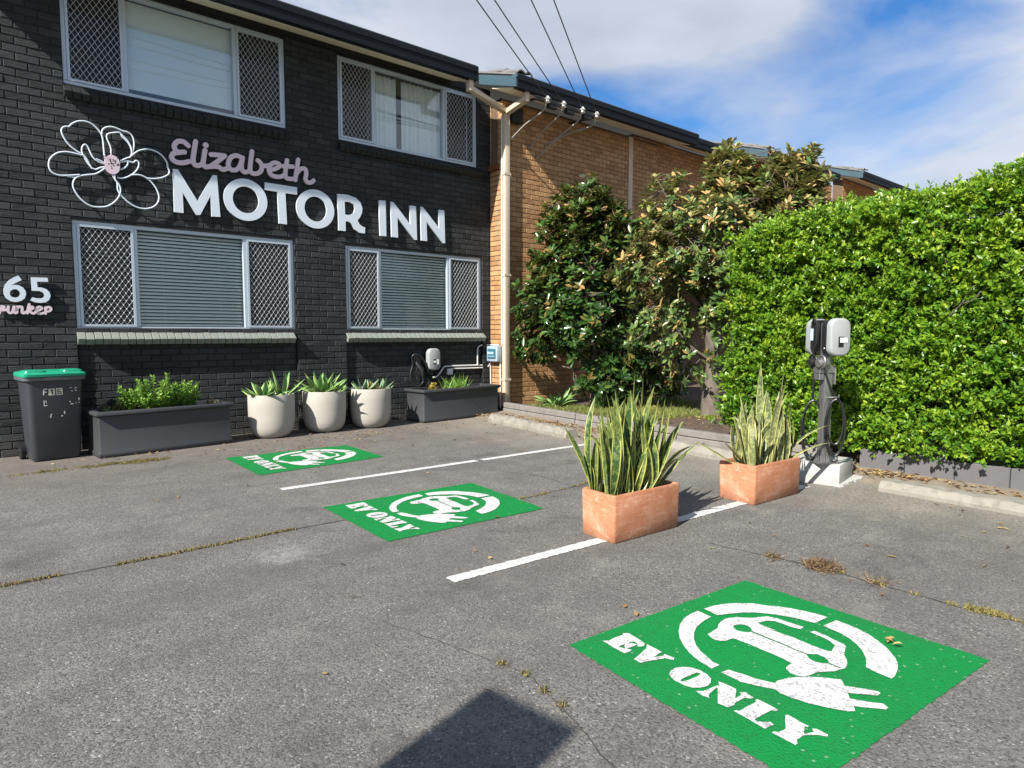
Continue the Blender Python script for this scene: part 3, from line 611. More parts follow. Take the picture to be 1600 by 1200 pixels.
M['magnolia'] = mat_leaf('magnolia leaves', [(0.0, (0.015, 0.048, 0.011)), (0.5, (0.042, 0.100, 0.018)), (0.74, (0.10, 0.16, 0.03)), (0.86, (0.22, 0.17, 0.05)), (1.0, (0.34, 0.20, 0.075))], 0.24, 0.15, (0.30, 0.40, 0.05), under=(0.075, 0.085, 0.03), clump=0.4, cscale=1.6, spec=0.6)
M['magnolia2'] = mat_leaf('paler magnolia leaves', [(0.0, (0.040, 0.092, 0.028)), (0.42, (0.11, 0.19, 0.05)), (0.68, (0.24, 0.27, 0.075)), (0.82, (0.38, 0.28, 0.095)), (1.0, (0.56, 0.34, 0.14))], 0.28, 0.20, (0.40, 0.42, 0.08), under=(0.20, 0.18, 0.075), clump=0.4, cscale=1.6, spec=0.55)
M['shrub'] = mat_leaf('bright shrub leaves', [(0.0, (0.05, 0.15, 0.02)), (0.5, (0.15, 0.32, 0.045)), (1.0, (0.33, 0.50, 0.10))], 0.4, 0.25, clump=0.3)
M['yellow_succ'] = mat_leaf('yellow green succulent', [(0.0, (0.22, 0.22, 0.03)), (0.5, (0.42, 0.36, 0.04)), (1.0, (0.55, 0.34, 0.05))], 0.45, 0.15, (0.6, 0.5, 0.05))
M['grass'] = mat_leaf('grass', [(0.0, (0.06, 0.11, 0.02)), (0.5, (0.16, 0.20, 0.04)), (1.0, (0.34, 0.30, 0.09))], 0.6, 0.25, clump=0.5)
M['moss'] = mat_leaf('dry yellow moss', [(0.0, (0.07, 0.07, 0.022)), (0.5, (0.17, 0.15, 0.045)), (1.0, (0.27, 0.19, 0.065))], 0.9, 0.0, clump=0.6, cscale=4)
M['litter'] = mat_leaf('fallen leaves', [(0.0, (0.07, 0.035, 0.015)), (0.4, (0.20, 0.10, 0.035)), (0.75, (0.36, 0.22, 0.08)), (1.0, (0.42, 0.34, 0.14))], 0.75, 0.05, clump=0.5, cscale=5)
M['dry_grass'] = mat_leaf('dry brown grass', [(0.0, (0.05, 0.028, 0.014)), (0.6, (0.13, 0.075, 0.035)), (1.0, (0.26, 0.18, 0.09))], 0.9, 0.0, clump=0.5, cscale=9)
M['petal'] = simple('creamy magnolia petal', (0.78, 0.74, 0.62), 0.5, var=0.05)
M['petal_brown'] = simple('browned magnolia petal', (0.42, 0.26, 0.15), 0.7, var=0.15)
M['crack'] = simple('dark crack', (0.045, 0.040, 0.034), 0.95, var=0.4, scale=30)
M['snake'] = mat_strap('snake plant leaf', (0.42, 0.42, 0.10), (0.175, 0.235, 0.065), (0.028, 0.070, 0.020), 30, 0.37)
M['snake2'] = mat_strap('paler snake plant leaf', (0.50, 0.46, 0.16), (0.27, 0.30, 0.12), (0.065, 0.105, 0.042), 34, 0.38)
M['agave'] = mat_strap('agave leaf', (0.42, 0.52, 0.15), (0.15, 0.31, 0.10), (0.11, 0.26, 0.09), 8, 0.38, 0.12)
M['agave_grey'] = mat_strap('grey agave leaf', (0.34, 0.44, 0.20), (0.17, 0.28, 0.16), (0.14, 0.25, 0.14), 8, 0.40, 0.12)
M['far_wall'] = simple('street sign panel', (0.20, 0.20, 0.20), 0.6)

# ================================================================== SETTING: ground, markings, cracks
mb = MB()
mb.add([(-260, -260, 0), (260, -260, 0), (260, 260, 0), (-260, 260, 0)], [(0, 1, 2, 3)])
tag(mb.build('ground', M['asphalt']), kind='structure')

def rough_edge(pts, step=0.02, amp=0.004):
    out = []
    L = len(pts)
    for i in range(L):
        a, b = Vector(pts[i]), Vector(pts[(i + 1) % L])
        n = max(1, int((b - a).length / step))
        for k in range(n):
            p = a.lerp(b, k / n)
            out.append((p.x + random.uniform(-amp, amp), p.y + random.uniform(-amp, amp)))
    return out

def flat_strip(name, a, b, w, z, mat, amp=0.0055):
    a, b = Vector(a), Vector(b)
    t = (b - a).normalized(); n = Vector((-t.y, t.x)) * w / 2
    ring = rough_edge([a - n, b - n, b + n, a + n], 0.018, amp)
    m = MB(); m.prism(ring, [], lambda x, y, d: (x, y, d), None, z)
    return m.build(name, mat)

for a, b in (((1.975, 5.462), (4.02, 5.405)), ((4.09, 5.40), (5.68, 5.365)), ((1.925, 2.832), (5.56, 2.640))):
    tag(flat_strip('parking_line', a, b, 0.088, 0.004, M['white_paint']), kind='structure')

EV_LABELS = ["nearest and largest green EV ONLY bay marking, at the front of the car park",
             "middle green painted EV ONLY bay marking, crossed by the mossy crack",
             "farthest and smallest green EV ONLY bay marking, in front of the pale cement pots"]
for qi, q in enumerate(EVQ):
    A_, B_, C_, D_ = [Vector(p) for p in q]
    cx, cy = [sum(p[i] for p in q) / 4 for i in (0, 1)]
    root = thing('bay_marking', EV_LABELS[qi], 'road marking', (cx, cy, 0), 0, 'green EV ONLY markings on the car park')
    def uvp(u, v, d, A_=A_, B_=B_, C_=C_, D_=D_, cx=cx, cy=cy):
        p = A_ * (1 - u) * (1 - v) + B_ * u * (1 - v) + C_ * u * v + D_ * (1 - u) * v
        return (p.x - cx, p.y - cy, d)
    m = MB()
    ring = rough_edge([(0, 0), (1, 0), (1, 1), (0, 1)], 0.009, 0.0035)
    m.prism(ring, [], uvp, None, 0.004)
    m.build('green_panel', M['green_paint'], root)
    for key, polys in EV.items():
        for poly in polys:
            m = MB()
            rings = [rough_edge(r_, 0.014, 0.0009) for r_ in poly[:1]] + poly[1:]
            m.prism(rings[0], rings[1:], uvp, None, 0.008)
            m.build(key if key != 'arc' else 'ring_arc', M['white_paint'], root)

def crack(pts, w, seed):
    rr = random.Random(seed)
    P = [Vector((p[0], p[1])) for p in pts]
    dense = []
    for i in range(len(P) - 1):
        n = max(2, int((P[i + 1] - P[i]).length / 0.035))
        for k in range(n): dense.append(P[i].lerp(P[i + 1], k / n))
    dense.append(P[-1])
    off = 0
    L, Rr = [], []
    for i, p in enumerate(dense):
        t = (dense[min(i + 1, len(dense) - 1)] - dense[max(i - 1, 0)]).normalized()
        n = Vector((-t.y, t.x))
        off = off * 0.85 + rr.uniform(-0.006, 0.006)
        ww = w * rr.uniform(0.25, 1.0)
        c = p + n * off
        L.append((c + n * ww / 2)); Rr.append((c - n * ww / 2))
    m = MB()
    k = len(L)
    m.add([(p.x, p.y, 0.0025) for p in L] + [(p.x, p.y, 0.0025) for p in Rr], [(i, i + 1, k + i + 1, k + i) for i in range(k - 1)])
    tag(m.build('crack', M['crack']), kind='structure')
    return [((a + b) / 2) for a, b in zip(L, Rr)]

cr1 = crack([(-1.2, 4.30), (0.05, 4.281), (0.48, 4.25), (0.98, 4.258), (1.59, 4.29), (1.99, 4.265)], 0.022, 1)
cr1b = crack([(3.36, 3.90), (3.52, 3.891), (4.0, 3.93), (4.56, 3.965), (5.6, 4.0)], 0.016, 2)
cr2 = crack([(3.55, 2.3), (3.60, 1.921), (3.655, 1.60), (3.63, 1.26), (3.634, 0.95), (3.66, 0.70), (3.66, -0.5)], 0.014, 3)
cr3 = crack([(1.40, 2.62), (1.488, 2.307), (1.60, 1.803), (1.526, 1.487), (1.453, 1.25), (1.40, 0.9)], 0.007, 4)
cr4 = crack([(3.35, 5.38), (3.9, 4.9), (4.05, 4.4), (4.0, 3.93)], 0.009, 5)

# ================================================================== bulk leaves
def frame_from(dirs, ups):
    d = dirs / np.linalg.norm(dirs, axis=1, keepdims=True)
    s = np.cross(d, ups); ln = np.linalg.norm(s, axis=1, keepdims=True)
    s = np.where(ln < 1e-4, np.array([[1.0, 0, 0]]), s / np.maximum(ln, 1e-4))
    n = np.cross(s, d)
    return d, s, n

def diamond_leaves(pos, dirs, ups, L, Wd, fold=0.25):
    """4-vertex folded leaf, two triangles"""
    d, s, n = frame_from(dirs, ups)
    L = L[:, None]; Wd = Wd[:, None]
    a = pos
    b = pos + d * L * 0.45 + s * Wd * 0.5 + n * Wd * fold
    c = pos + d * L
    e = pos + d * L * 0.45 - s * Wd * 0.5 + n * Wd * fold
    N = len(pos)
    V = np.stack([a, b, c, e], 1).reshape(-1, 3)
    i = np.arange(N)[:, None] * 4
    F = np.concatenate([i + np.array([[0, 1, 2]]), i + np.array([[0, 2, 3]])], 1).reshape(-1, 3)
    return V, F

def long_leaves(pos, dirs, ups, L, Wd, fold=0.22, droop=0.12):
    """7-vertex elliptic leaf with a midrib fold and a drooping tip, six triangles"""
    d, s, n = frame_from(dirs, ups)
    L = L[:, None]; Wd = Wd[:, None]
    p0 = pos
    def at(t, w, k):
        return pos + d * L * t + s * Wd * w * k + n * (Wd * fold * abs(w) * 2 * abs(k) - L * droop * t * t)
    l1, r1 = at(0.28, 0.40, 1), at(0.28, 0.40, -1)
    m1 = at(0.5, 0.0, 1)
    l2, r2 = at(0.66, 0.46, 1), at(0.66, 0.46, -1)
    tip = at(1.0, 0.0, 1)
    N = len(pos)
    V = np.stack([p0, l1, r1, m1, l2, r2, tip], 1).reshape(-1, 3)
    i = np.arange(N)[:, None] * 7
    T = [[0, 1, 3], [0, 3, 2], [1, 4, 3], [2, 3, 5], [3, 4, 6], [3, 6, 5]]
    F = np.concatenate([i + np.array([t]) for t in T], 1).reshape(-1, 3)
    return V, F, 6

def rand_unit(n):
    v = rng.normal(size=(n, 3))
    return v / np.linalg.norm(v, axis=1, keepdims=True)

def blades(name, centers, per, spread, h, w, mat, parent=None, lean=0.6, kind='stuff'):
    n = len(centers) * per
    c = np.repeat(np.asarray(centers, float), per, axis=0)
    c[:, :2] += rng.normal(size=(n, 2)) * spread
    d = np.stack([rng.normal(size=n) * lean, rng.normal(size=n) * lean, np.ones(n)], 1)
    V, F = diamond_leaves(c, d, rand_unit(n), h * rng.uniform(0.4, 1.2, n), np.full(n, w))
    tint = np.repeat(rng.uniform(0, 1, n), 2)
    return link(name, np_mesh(name, V, F, tint), mat, parent, kind)

# moss and dry grass in the cracks
def along(pts, keep, z=0.002):
    return [(p.x, p.y, z) for i, p in enumerate(pts) if keep(i / len(pts))]
tuft = along(cr1, lambda t: 0.28 < t < 0.47 or 0.55 < t < 0.88) + along(cr1b, lambda t: random.random() < 0.25) + along(cr2, lambda t: random.random() < 0.35 or 0.48 < t < 0.6) + along(cr3, lambda t: random.random() < 0.10)
blades('crack_moss', tuft, 34, 0.011, 0.018, 0.006, M['moss'])
blades('moss_tuft', [(3.665 + 0.02 * math.sin(k), 0.80 + k * 0.022, 0.002) for k in range(6)], 80, 0.018, 0.022, 0.006, M['moss'])
blades('dry_grass_tuft', [(3.67 + random.gauss(0, 0.03), 1.60 + random.gauss(0, 0.05), 0.002) for k in range(7)] + [(3.70, 1.66, 0.002)] * 3 + [(3.62, 1.88, .002), (3.66, 1.35, .002)], 60, 0.035, 0.055, 0.005, M['dry_grass'], lean=2.2)
blades('weed_strip', [(random.uniform(0.75, 1.55), 7.62 + random.gauss(0, 0.045), 0.002) for k in range(70)] + [(random.uniform(1.0, 1.42), 7.66 + random.gauss(0, 0.02), 0.002) for k in range(60)] + [(random.uniform(-0.3, 0.8), 7.62 + random.gauss(0, 0.04), 0.002) for k in range(34)], 26, 0.02, 0.018, 0.006, M['moss'])

# fallen leaves
def litter(name, spots, size=0.05):
    P = []
    for (x, y, sx, sy, n, z) in spots:
        for _ in range(n): P.append((x + random.gauss(0, sx), y + random.gauss(0, sy), z + random.uniform(0.003, 0.009)))
    P = np.array(P); n = len(P)
    d = np.stack([rng.normal(size=n), rng.normal(size=n), rng.normal(size=n) * 0.10], 1)
    up = np.tile([[0, 0, 1.0]], (n, 1)) + rng.normal(size=(n, 3)) * 0.25
    V, F, k = long_leaves(P, d, up, size * rng.uniform(0.4, 1.1, n), size * 0.45 * rng.uniform(0.5, 1.0, n), 0.35, -0.1)
    V[:, 2] = np.maximum(V[:, 2], 0.0095)
    link(name, np_mesh(name, V, F, np.repeat(rng.uniform(0, 1, n), k)), M['litter'], None, 'stuff')
litter('fallen_leaves', [
    (3.4, 7.75, 0.75, 0.14, 70, 0), (4.6, 7.75, 0.6, 0.18, 60, 0), (2.55, 8.55, 0.15, 0.12, 60, 0), (6.3, 6.9, 0.12, 0.7, 170, 0.0),
    (6.45, 7.3, 0.18, 0.6, 260, 0.0), (6.55, 5.2, 0.16, 0.6, 150, 0), (5.95, 6.4, 0.1, 0.7, 90, 0), (6.55, 8.3, 0.15, 0.15, 70, 0),
    (6.5, 2.2, 0.09, 0.22, 90, 0.0), (6.45, 1.5, 0.1, 0.4, 60, 0), (4.2, 6.6, 1.3, 0.8, 60, 0), (3.0, 3.6, 2.0, 1.6, 26, 0), (5.4, 1.3, 0.4, 0.5, 22, 0),
    (4.2, 1.4, 0.5, 0.6, 8, 0), (1.9, 8.0, 0.8, 0.1, 30, 0), (2.8, 7.3, 0.5, 0.15, 30, 0)], 0.055)
lp = np.array([[2.94, 1.02, 0.018], [2.96, 1.0, 0.02], [2.93, 1.0, 0.02], [2.95, 1.03, 0.022]])
V, F, k = long_leaves(lp, np.array([[1, .3, .1], [-.6, 1, .2], [.3, -1, .25], [.9, -.6, .1]]), np.tile([[0, 0, 1.]], (4, 1)), np.full(4, .042), np.full(4, .02), .4, -.1)
tag(link('fallen_leaf', np_mesh('fallen_leaf', V, F, np.repeat([.8, .6, .9, .7], k)), M['litter']), 'curled dry brown leaf lying on the nearest green marking beside the plug prongs', 'leaf')

# ================================================================== BUILDING
D = 8.82           # plane of the black facade
BH, BL, GAP = 0.0828, 0.2135, 0.008
brick_cache = {}
def brick_mesh(w, h, depth, variant, key):
    k = (round(w, 2), round(h, 3), depth, variant, key)
    if k in brick_cache: return brick_cache[k]
    me = bpy.data.meshes.new('brick')
    v, f = brick_geo(round(w, 2) if abs(w - (BL - GAP)) > 0.006 else BL - GAP, h, depth, random.Random(variant * 17 + int(w * 1000)))
    me.from_pydata(v, [], f)
    a = me.attributes.new('tint', 'FLOAT', 'FACE')
    a.data.foreach_set('value', [((variant * 0.37 + int(w * 1000) * 0.013) % 1.0)] * len(f))
    me.materials.append(M[key])
    brick_cache[k] = me
    return me
def brick_geo(w, h, depth, rr):
    """local: x along wall, y into the wall (front face at y=0), z up, centred"""
    b = 0.006
    x, z = w / 2, h / 2
    j = lambda: rr.uniform(-0.0025, 0.0025)
    v = [(-x, b, -z), (x, b, -z), (x, b, z), (-x, b, z),
         (-x + b, j(), -z + b), (x - b, j(), -z + b), (x - b, j(), z - b), (-x + b, j(), z - b),
         (-x, depth, -z), (x, depth, -z), (x, depth, z), (-x, depth, z)]
    f = [(4, 5, 6, 7), (0, 1, 5, 4), (1, 2, 6, 5), (2, 3, 7, 6), (3, 0, 4, 7), (8, 9, 1, 0), (9, 10, 2, 1), (10, 11, 3, 2), (11, 8, 0, 3)]
    return v, f

def brick_list(s0, s1, z0, z1, openings, recess):
    """bricks of a running bond as (s_lo, s_hi, z_mid, depth offset)"""
    out = []
    row = 0
    z = z0
    while z < z1 - 0.01:
        zt = min(z + BH, z1)
        zm = (z + zt) / 2
        edges = set()
        iv = [(s0, s1)]
        for (a, b, c, d) in openings:
            if min(zt, d) - max(z, c) > 0.45 * BH:
                nv = []
                for (p, q) in iv:
                    if b <= p or a >= q: nv.append((p, q)); continue
                    if a > p: nv.append((p, a))
                    if b < q: nv.append((b, q))
                iv = nv
        for (a, b, c, d, off) in recess:
            if c <= zm <= d:
                nv = []
                for (p, q) in iv:
                    cuts = sorted({p, q} | {e for e in (a, b) if p < e < q})
                    nv += list(zip(cuts[:-1], cuts[1:]))
                iv = nv
        ph = (row % 2) * 0.5 * BL
        for (p, q) in iv:
            k = math.floor((p - s0 - ph) / BL)
            while True:
                a = max(p, s0 + ph + k * BL); b = min(q, s0 + ph + (k + 1) * BL)
                if a >= q: break
                if b - a > 0.03:
                    off = 0.0
                    for (ra, rb, rc, rd, ro) in recess:
                        if rc <= zm <= rd and ra <= (a + b) / 2 <= rb: off = ro
                    out.append((a, b, zm, zt - z, off))
                k += 1
        z += BH; row += 1
    return out

def lay(parent, bricks, key, to_world, rotz, n_single, score, depth=0.11, stuff_name='brick_course'):
    """the n_single bricks that show largest become parts, the rest one joined mesh"""
    bricks = sorted(bricks, key=score)
    rest = MB()
    for i, (a, b, zm, h, off) in enumerate(bricks):
        w = b - a - GAP
        c = Vector(to_world((a + b) / 2, off + random.uniform(-0.0015, 0.0015), zm))
        if i < n_single:
            o = bpy.data.objects.new('brick', brick_mesh(w, h - GAP, depth, random.randrange(7), key))
            COL.objects.link(o); o.parent = parent
            o.location = c - parent.location
            o.rotation_euler = (random.gauss(0, 0.004), random.gauss(0, 0.003), rotz + random.gauss(0, 0.004))
        else:
            v, f = brick_geo(w, h - GAP, depth, random)
            Mx = Matrix.Translation(c - parent.location) @ Matrix.Rotation(rotz, 4, 'Z')
            rest.add([Mx @ Vector(p) for p in v], f, random.random())
    if rest.v:
        rest.build(stuff_name, M[key], parent, kind='stuff')

def solid_wall(parent, s0, s1, z0, z1, openings, fbox, mat, name='wall'):
    """backing wall as boxes around the openings"""
    xs = sorted({s0, s1} | {v for o in openings for v in o[:2]})
    zs = sorted({z0, z1} | {v for o in openings for v in o[2:4]})
    m = MB()
    for i in range(len(xs) - 1):
        for j in range(len(zs) - 1):
            xm, zm = (xs[i] + xs[i + 1]) / 2, (zs[j] + zs[j + 1]) / 2
            if any(a < xm < b and c < zm < d for (a, b, c, d) in openings): continue
            fbox(m, xs[i], xs[i + 1], zs[j], zs[j + 1])
    return m.build(name, mat, parent, loc=-Vector(parent.location))

def cam_dist(p): return (Vector(p) - Vector((0, 0, 1.33))).length

# ---------------- front wing, painted black
front = thing('motel_wing', 'black painted brick front wing with screened windows above and below the sign', 'building', (3.3, 8.9, 0))
UPZ, LOZ = (4.10, 5.27), (1.375, 2.62)
WIN = [(0.915, 3.40, *UPZ, 1.53, 2.76, 'roller'), (4.15, 6.61, *UPZ, 4.735, 5.97, 'curtain'),
       (0.925, 3.46, *LOZ, 1.55, 2.81, 'blind'), (4.22, 6.695, *LOZ, 4.79, 6.03, 'blind')]
opens = [w[:4] for w in WIN]
REC = [(0.925, 3.475, 0, 1.30, 0.045), (4.215, 6.71, 0, 1.30, 0.045)]
bl = brick_list(-0.25, 6.87, 0, 5.36, opens, REC)
def hid(s, z):      # bricks that planters, bin and sills cover are not singled out
    return 4 if (z < 0.5 and (0.4 < s < 2.4 or 5.1 < s)) else 0
lay(front, bl, 'black_brick', lambda s, o, z: (s, D + o, z), 0.0, 300, lambda b: cam_dist(((b[0] + b[1]) / 2, D, b[2])) - 12 * (b[1] - b[0] > 0.15) + hid(b[0], b[2]) + (6 if b[0] < 0.02 else 0) + (3 if b[2] > 4.6 else 0))
solid_wall(front, -0.25, 6.87, 0, 1.30, [], lambda m, a, b, c, d: m.box(a, b, D + 0.053, D + 0.30, c, d), M['black_mortar'])
solid_wall(front, -0.25, 6.87, 1.30, 5.40, opens, lambda m, a, b, c, d: m.box(a, b, D + 0.0085, D + 0.30, c, d), M['black_mortar'])
for a, b in ((-0.25, 0.925), (3.475, 4.215), (6.71, 6.87)):
    m = MB(); m.box(a, b, D + 0.0085, D + 0.052, 0, 1.30)
    m.build('pier', M['black_mortar'], front, loc=-Vector(front.location))
m = MB(); m.box(-0.24, -0.02, D + 0.301, D + 4.2, 0, 5.36)
m.build('side_wall', M['black_mortar'], front, loc=-Vector(front.location))
m = MB(); m.box(-0.25, 6.87, D - 0.012, D + 0.006, 5.30, 5.40)
m.build('frieze_board', M['black_mortar'], front, loc=-Vector(front.location))

def screen_mesh(x0, x1, z0, z1, y):
    """diamond grille: crossing flat bars with a rosette at each crossing"""
    m = MB()
    px, pz = 0.062, 0.092
    w = 0.0038
    n = int((x1 - x0) / px) + int((z1 - z0) / pz) + 4
    sl = pz / px
    for sgn in (1, -1):
        for k in range(-n, n * 2):
            # line z = z0 + sgn*sl*(x-x0) + k*pz
            c = z0 + k * pz if sgn > 0 else z0 + k * pz
            xa, xb = x0, x1
            za, zb = c, c + sgn * sl * (x1 - x0)
            pts = []
            for x in (x0, x1):
                z = c + sgn * sl * (x - x0)
                if z0 <= z <= z1: pts.append((x, z))
            for z in (z0, z1):
                x = x0 + (z - c) / (sgn * sl)
                if x0 < x < x1: pts.append((x, z))
            if len(pts) < 2: continue
            (xa, za), (xb, zb) = pts[0], pts[1]
            if math.hypot(xb - xa, zb - za) < 0.02: continue
            yo = y + (0.0 if sgn > 0 else 0.006)
            m.bar((xa, yo, za), (xb, yo, zb), w, 0.005, (0, 1, 0))
    i = 0
    r = 0.007
    for a in range(int((x1 - x0) / (px / 2)) + 1):
        for b in range(int((z1 - z0) / (pz / 2)) + 1):
            if (a + b) % 2: continue
            x, z = x0 + a * px / 2, z0 + b * pz / 2
            if not (x0 + r < x < x1 - r and z0 + r < z < z1 - r): continue
            m.add([(x - r, y - .004, z), (x, y - .004, z - r), (x + r, y - .004, z), (x, y - .004, z + r), (x, y - .009, z)], [(0, 1, 4), (1, 2, 4), (2, 3, 4), (3, 0, 4)])
    return m

def make_window(parent, x0, x1, z0, z1, m1, m2, kind):
    P = Vector(parent.location)
    y = D + 0.035
    fr = MB()
    t = 0.045
    for a, b, c, d in ((x0, x1, z0, z0 + t), (x0, x1, z1 - t, z1), (x0, x0 + t, z0 + t, z1 - t), (x1 - t, x1, z0 + t, z1 - t),
                       (m1 - 0.022, m1 + 0.022, z0 + t, z1 - t), (m2 - 0.022, m2 + 0.022, z0 + t, z1 - t)):
        fr.box(a, b, y, y + 0.075, c, d)
    w = fr.build('window', M['alu'], parent, loc=-P, bevel=0.004, seg=1)
    for a, b in ((x0 + t, m1 - 0.022), (m2 + 0.022, x1 - t)):
        s = MB()
        e = 0.026
        for p, q, c, d in ((a, b, z0 + t, z0 + t + e), (a, b, z1 - t - e, z1 - t), (a, a + e, z0 + t + e, z1 - t - e), (b - e, b, z0 + t + e, z1 - t - e)):
            s.box(p, q, y - 0.012, y + 0.016, c, d)
        s.build('screen_frame', M['alu'], w)
        fs = MB(); fs.box(a + e, b - e, y + 0.018, y + 0.020, z0 + t + e, z1 - t - e); fs.build('fly_screen', M['fly'], w)
        g = screen_mesh(a + e, b - e, z0 + t + e, z1 - t - e, y + 0.004).build('security_grille', M['mesh_alu'], w, kind='stuff')
    gm = M['glass_sky'] if z0 > 3 else M['glass']
    for a, b in ((x0 + t, m1 - 0.022), (m1 + 0.022, m2 - 0.022), (m2 + 0.022, x1 - t)):
        g = MB(); g.box(a + 0.001, b - 0.001, y + 0.045, y + 0.050, z0 + t + 0.001, z1 - t - 0.001)
        g.build('pane', gm, w)
    i = MB()
    i.box(x0 - 0.1, x1 + 0.1, y + 0.42, y + 0.44, z0 - 0.1, z1 + 0.1)
    i.build('dark_room', M['interior'], w)
    if kind == 'blind':
        v = MB()
        z = z0 + t + 0.01
        while z < z1 - t - 0.01:
            xa, xb = x0 + t + .005, x1 - t - .005
            a = [(xa, y + 0.085, z), (xb, y + 0.085, z), (xb, y + 0.092, z + 0.016), (xa, y + 0.092, z + 0.016), (xb, y + 0.108, z + 0.030), (xa, y + 0.108, z + 0.030)]
            v.add(a, [(0, 1, 2, 3), (3, 2, 4, 5)])
            z += 0.0425
        for x in (m1 + 0.3, m2 - 0.3):
            v.box(x - .001, x + .001, y + 0.085, y + 0.087, z0 + t, z1 - t)
        v.build('venetian_blind', M['blind'], w, kind='stuff')
    elif kind == 'roller':
        v = MB()
        v.box(m1 - 0.02, m2 + 0.05, y + 0.11, y + 0.113, z0 + 0.14, z1 - t)
        v.box(m1 - 0.02, m2 + 0.05, y + 0.104, y + 0.119, z0 + 0.125, z0 + 0.145)
        v.build('roller_blind', M['roller'], w)
    else:
        for a, b in ((m1 - 0.05, 5.19), (5.29, m2 + 0.05)):
            v = MB()
            n = int((b - a) / 0.012)
            row = []
            for k in range(n + 1):
                x = a + (b - a) * k / n
                row.append((x, y + 0.16 + 0.022 * math.sin(x * 75 + 1.2 * math.sin(x * 9)) + 0.008 * math.sin(x * 31)))
            for k in range(n):
                (xa, ya), (xb, yb) = row[k], row[k + 1]
                v.add([(xa, ya, z0 + 0.03), (xb, yb, z0 + 0.03), (xb, yb, z1 - 0.05), (xa, ya, z1 - 0.05)], [(0, 1, 2, 3)])
            me = v.mesh('curtain', True)
            link('curtain', me, M['curtain'], w)
    return w

def make_sill(parent, x0, x1, z):
    """rowlock bricks laid on a slope, each one a piece"""
    P = Vector(parent.location)
    m = MB(); m.box(x0 + .003, x1 - .003, D - 0.02, D + 0.10, z - 0.125, z - 0.06)
    s = m.build('window_sill', M['black_mortar'], parent, loc=-P)
    n = int(round((x1 - x0) / 0.083))
    p = (x1 - x0) / n
    b = MB(); b.box(-p / 2 + 0.003, p / 2 - 0.003, -0.165, 0.05, -0.085, 0.0)
    me = b.mesh('sill_brick')
    bm = bmesh.new(); bm.from_mesh(me)
    bmesh.ops.bevel(bm, geom=bm.edges[:], offset=0.004, segments=1, affect='EDGES')
    bm.to_mesh(me); bm.free()
    me.materials.append(M['sill_brick'] if z < 3 else M['black_brick'])  # lower sills take the sun-lightened colour, upper ones the plain black
    for k in range(n):
        o = bpy.data.objects.new('sill_brick', me)
        COL.objects.link(o); o.parent = s
        o.location = (x0 + (k + 0.5) * p, D + 0.035, z + random.uniform(-.002, .002))
        o.rotation_euler = (R(38) + random.gauss(0, 0.01), 0, 0)
    return s

for w in WIN:
    make_window(front, *w)
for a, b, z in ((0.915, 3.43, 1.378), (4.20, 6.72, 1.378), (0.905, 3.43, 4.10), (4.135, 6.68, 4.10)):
    make_sill(front, a, b, z)

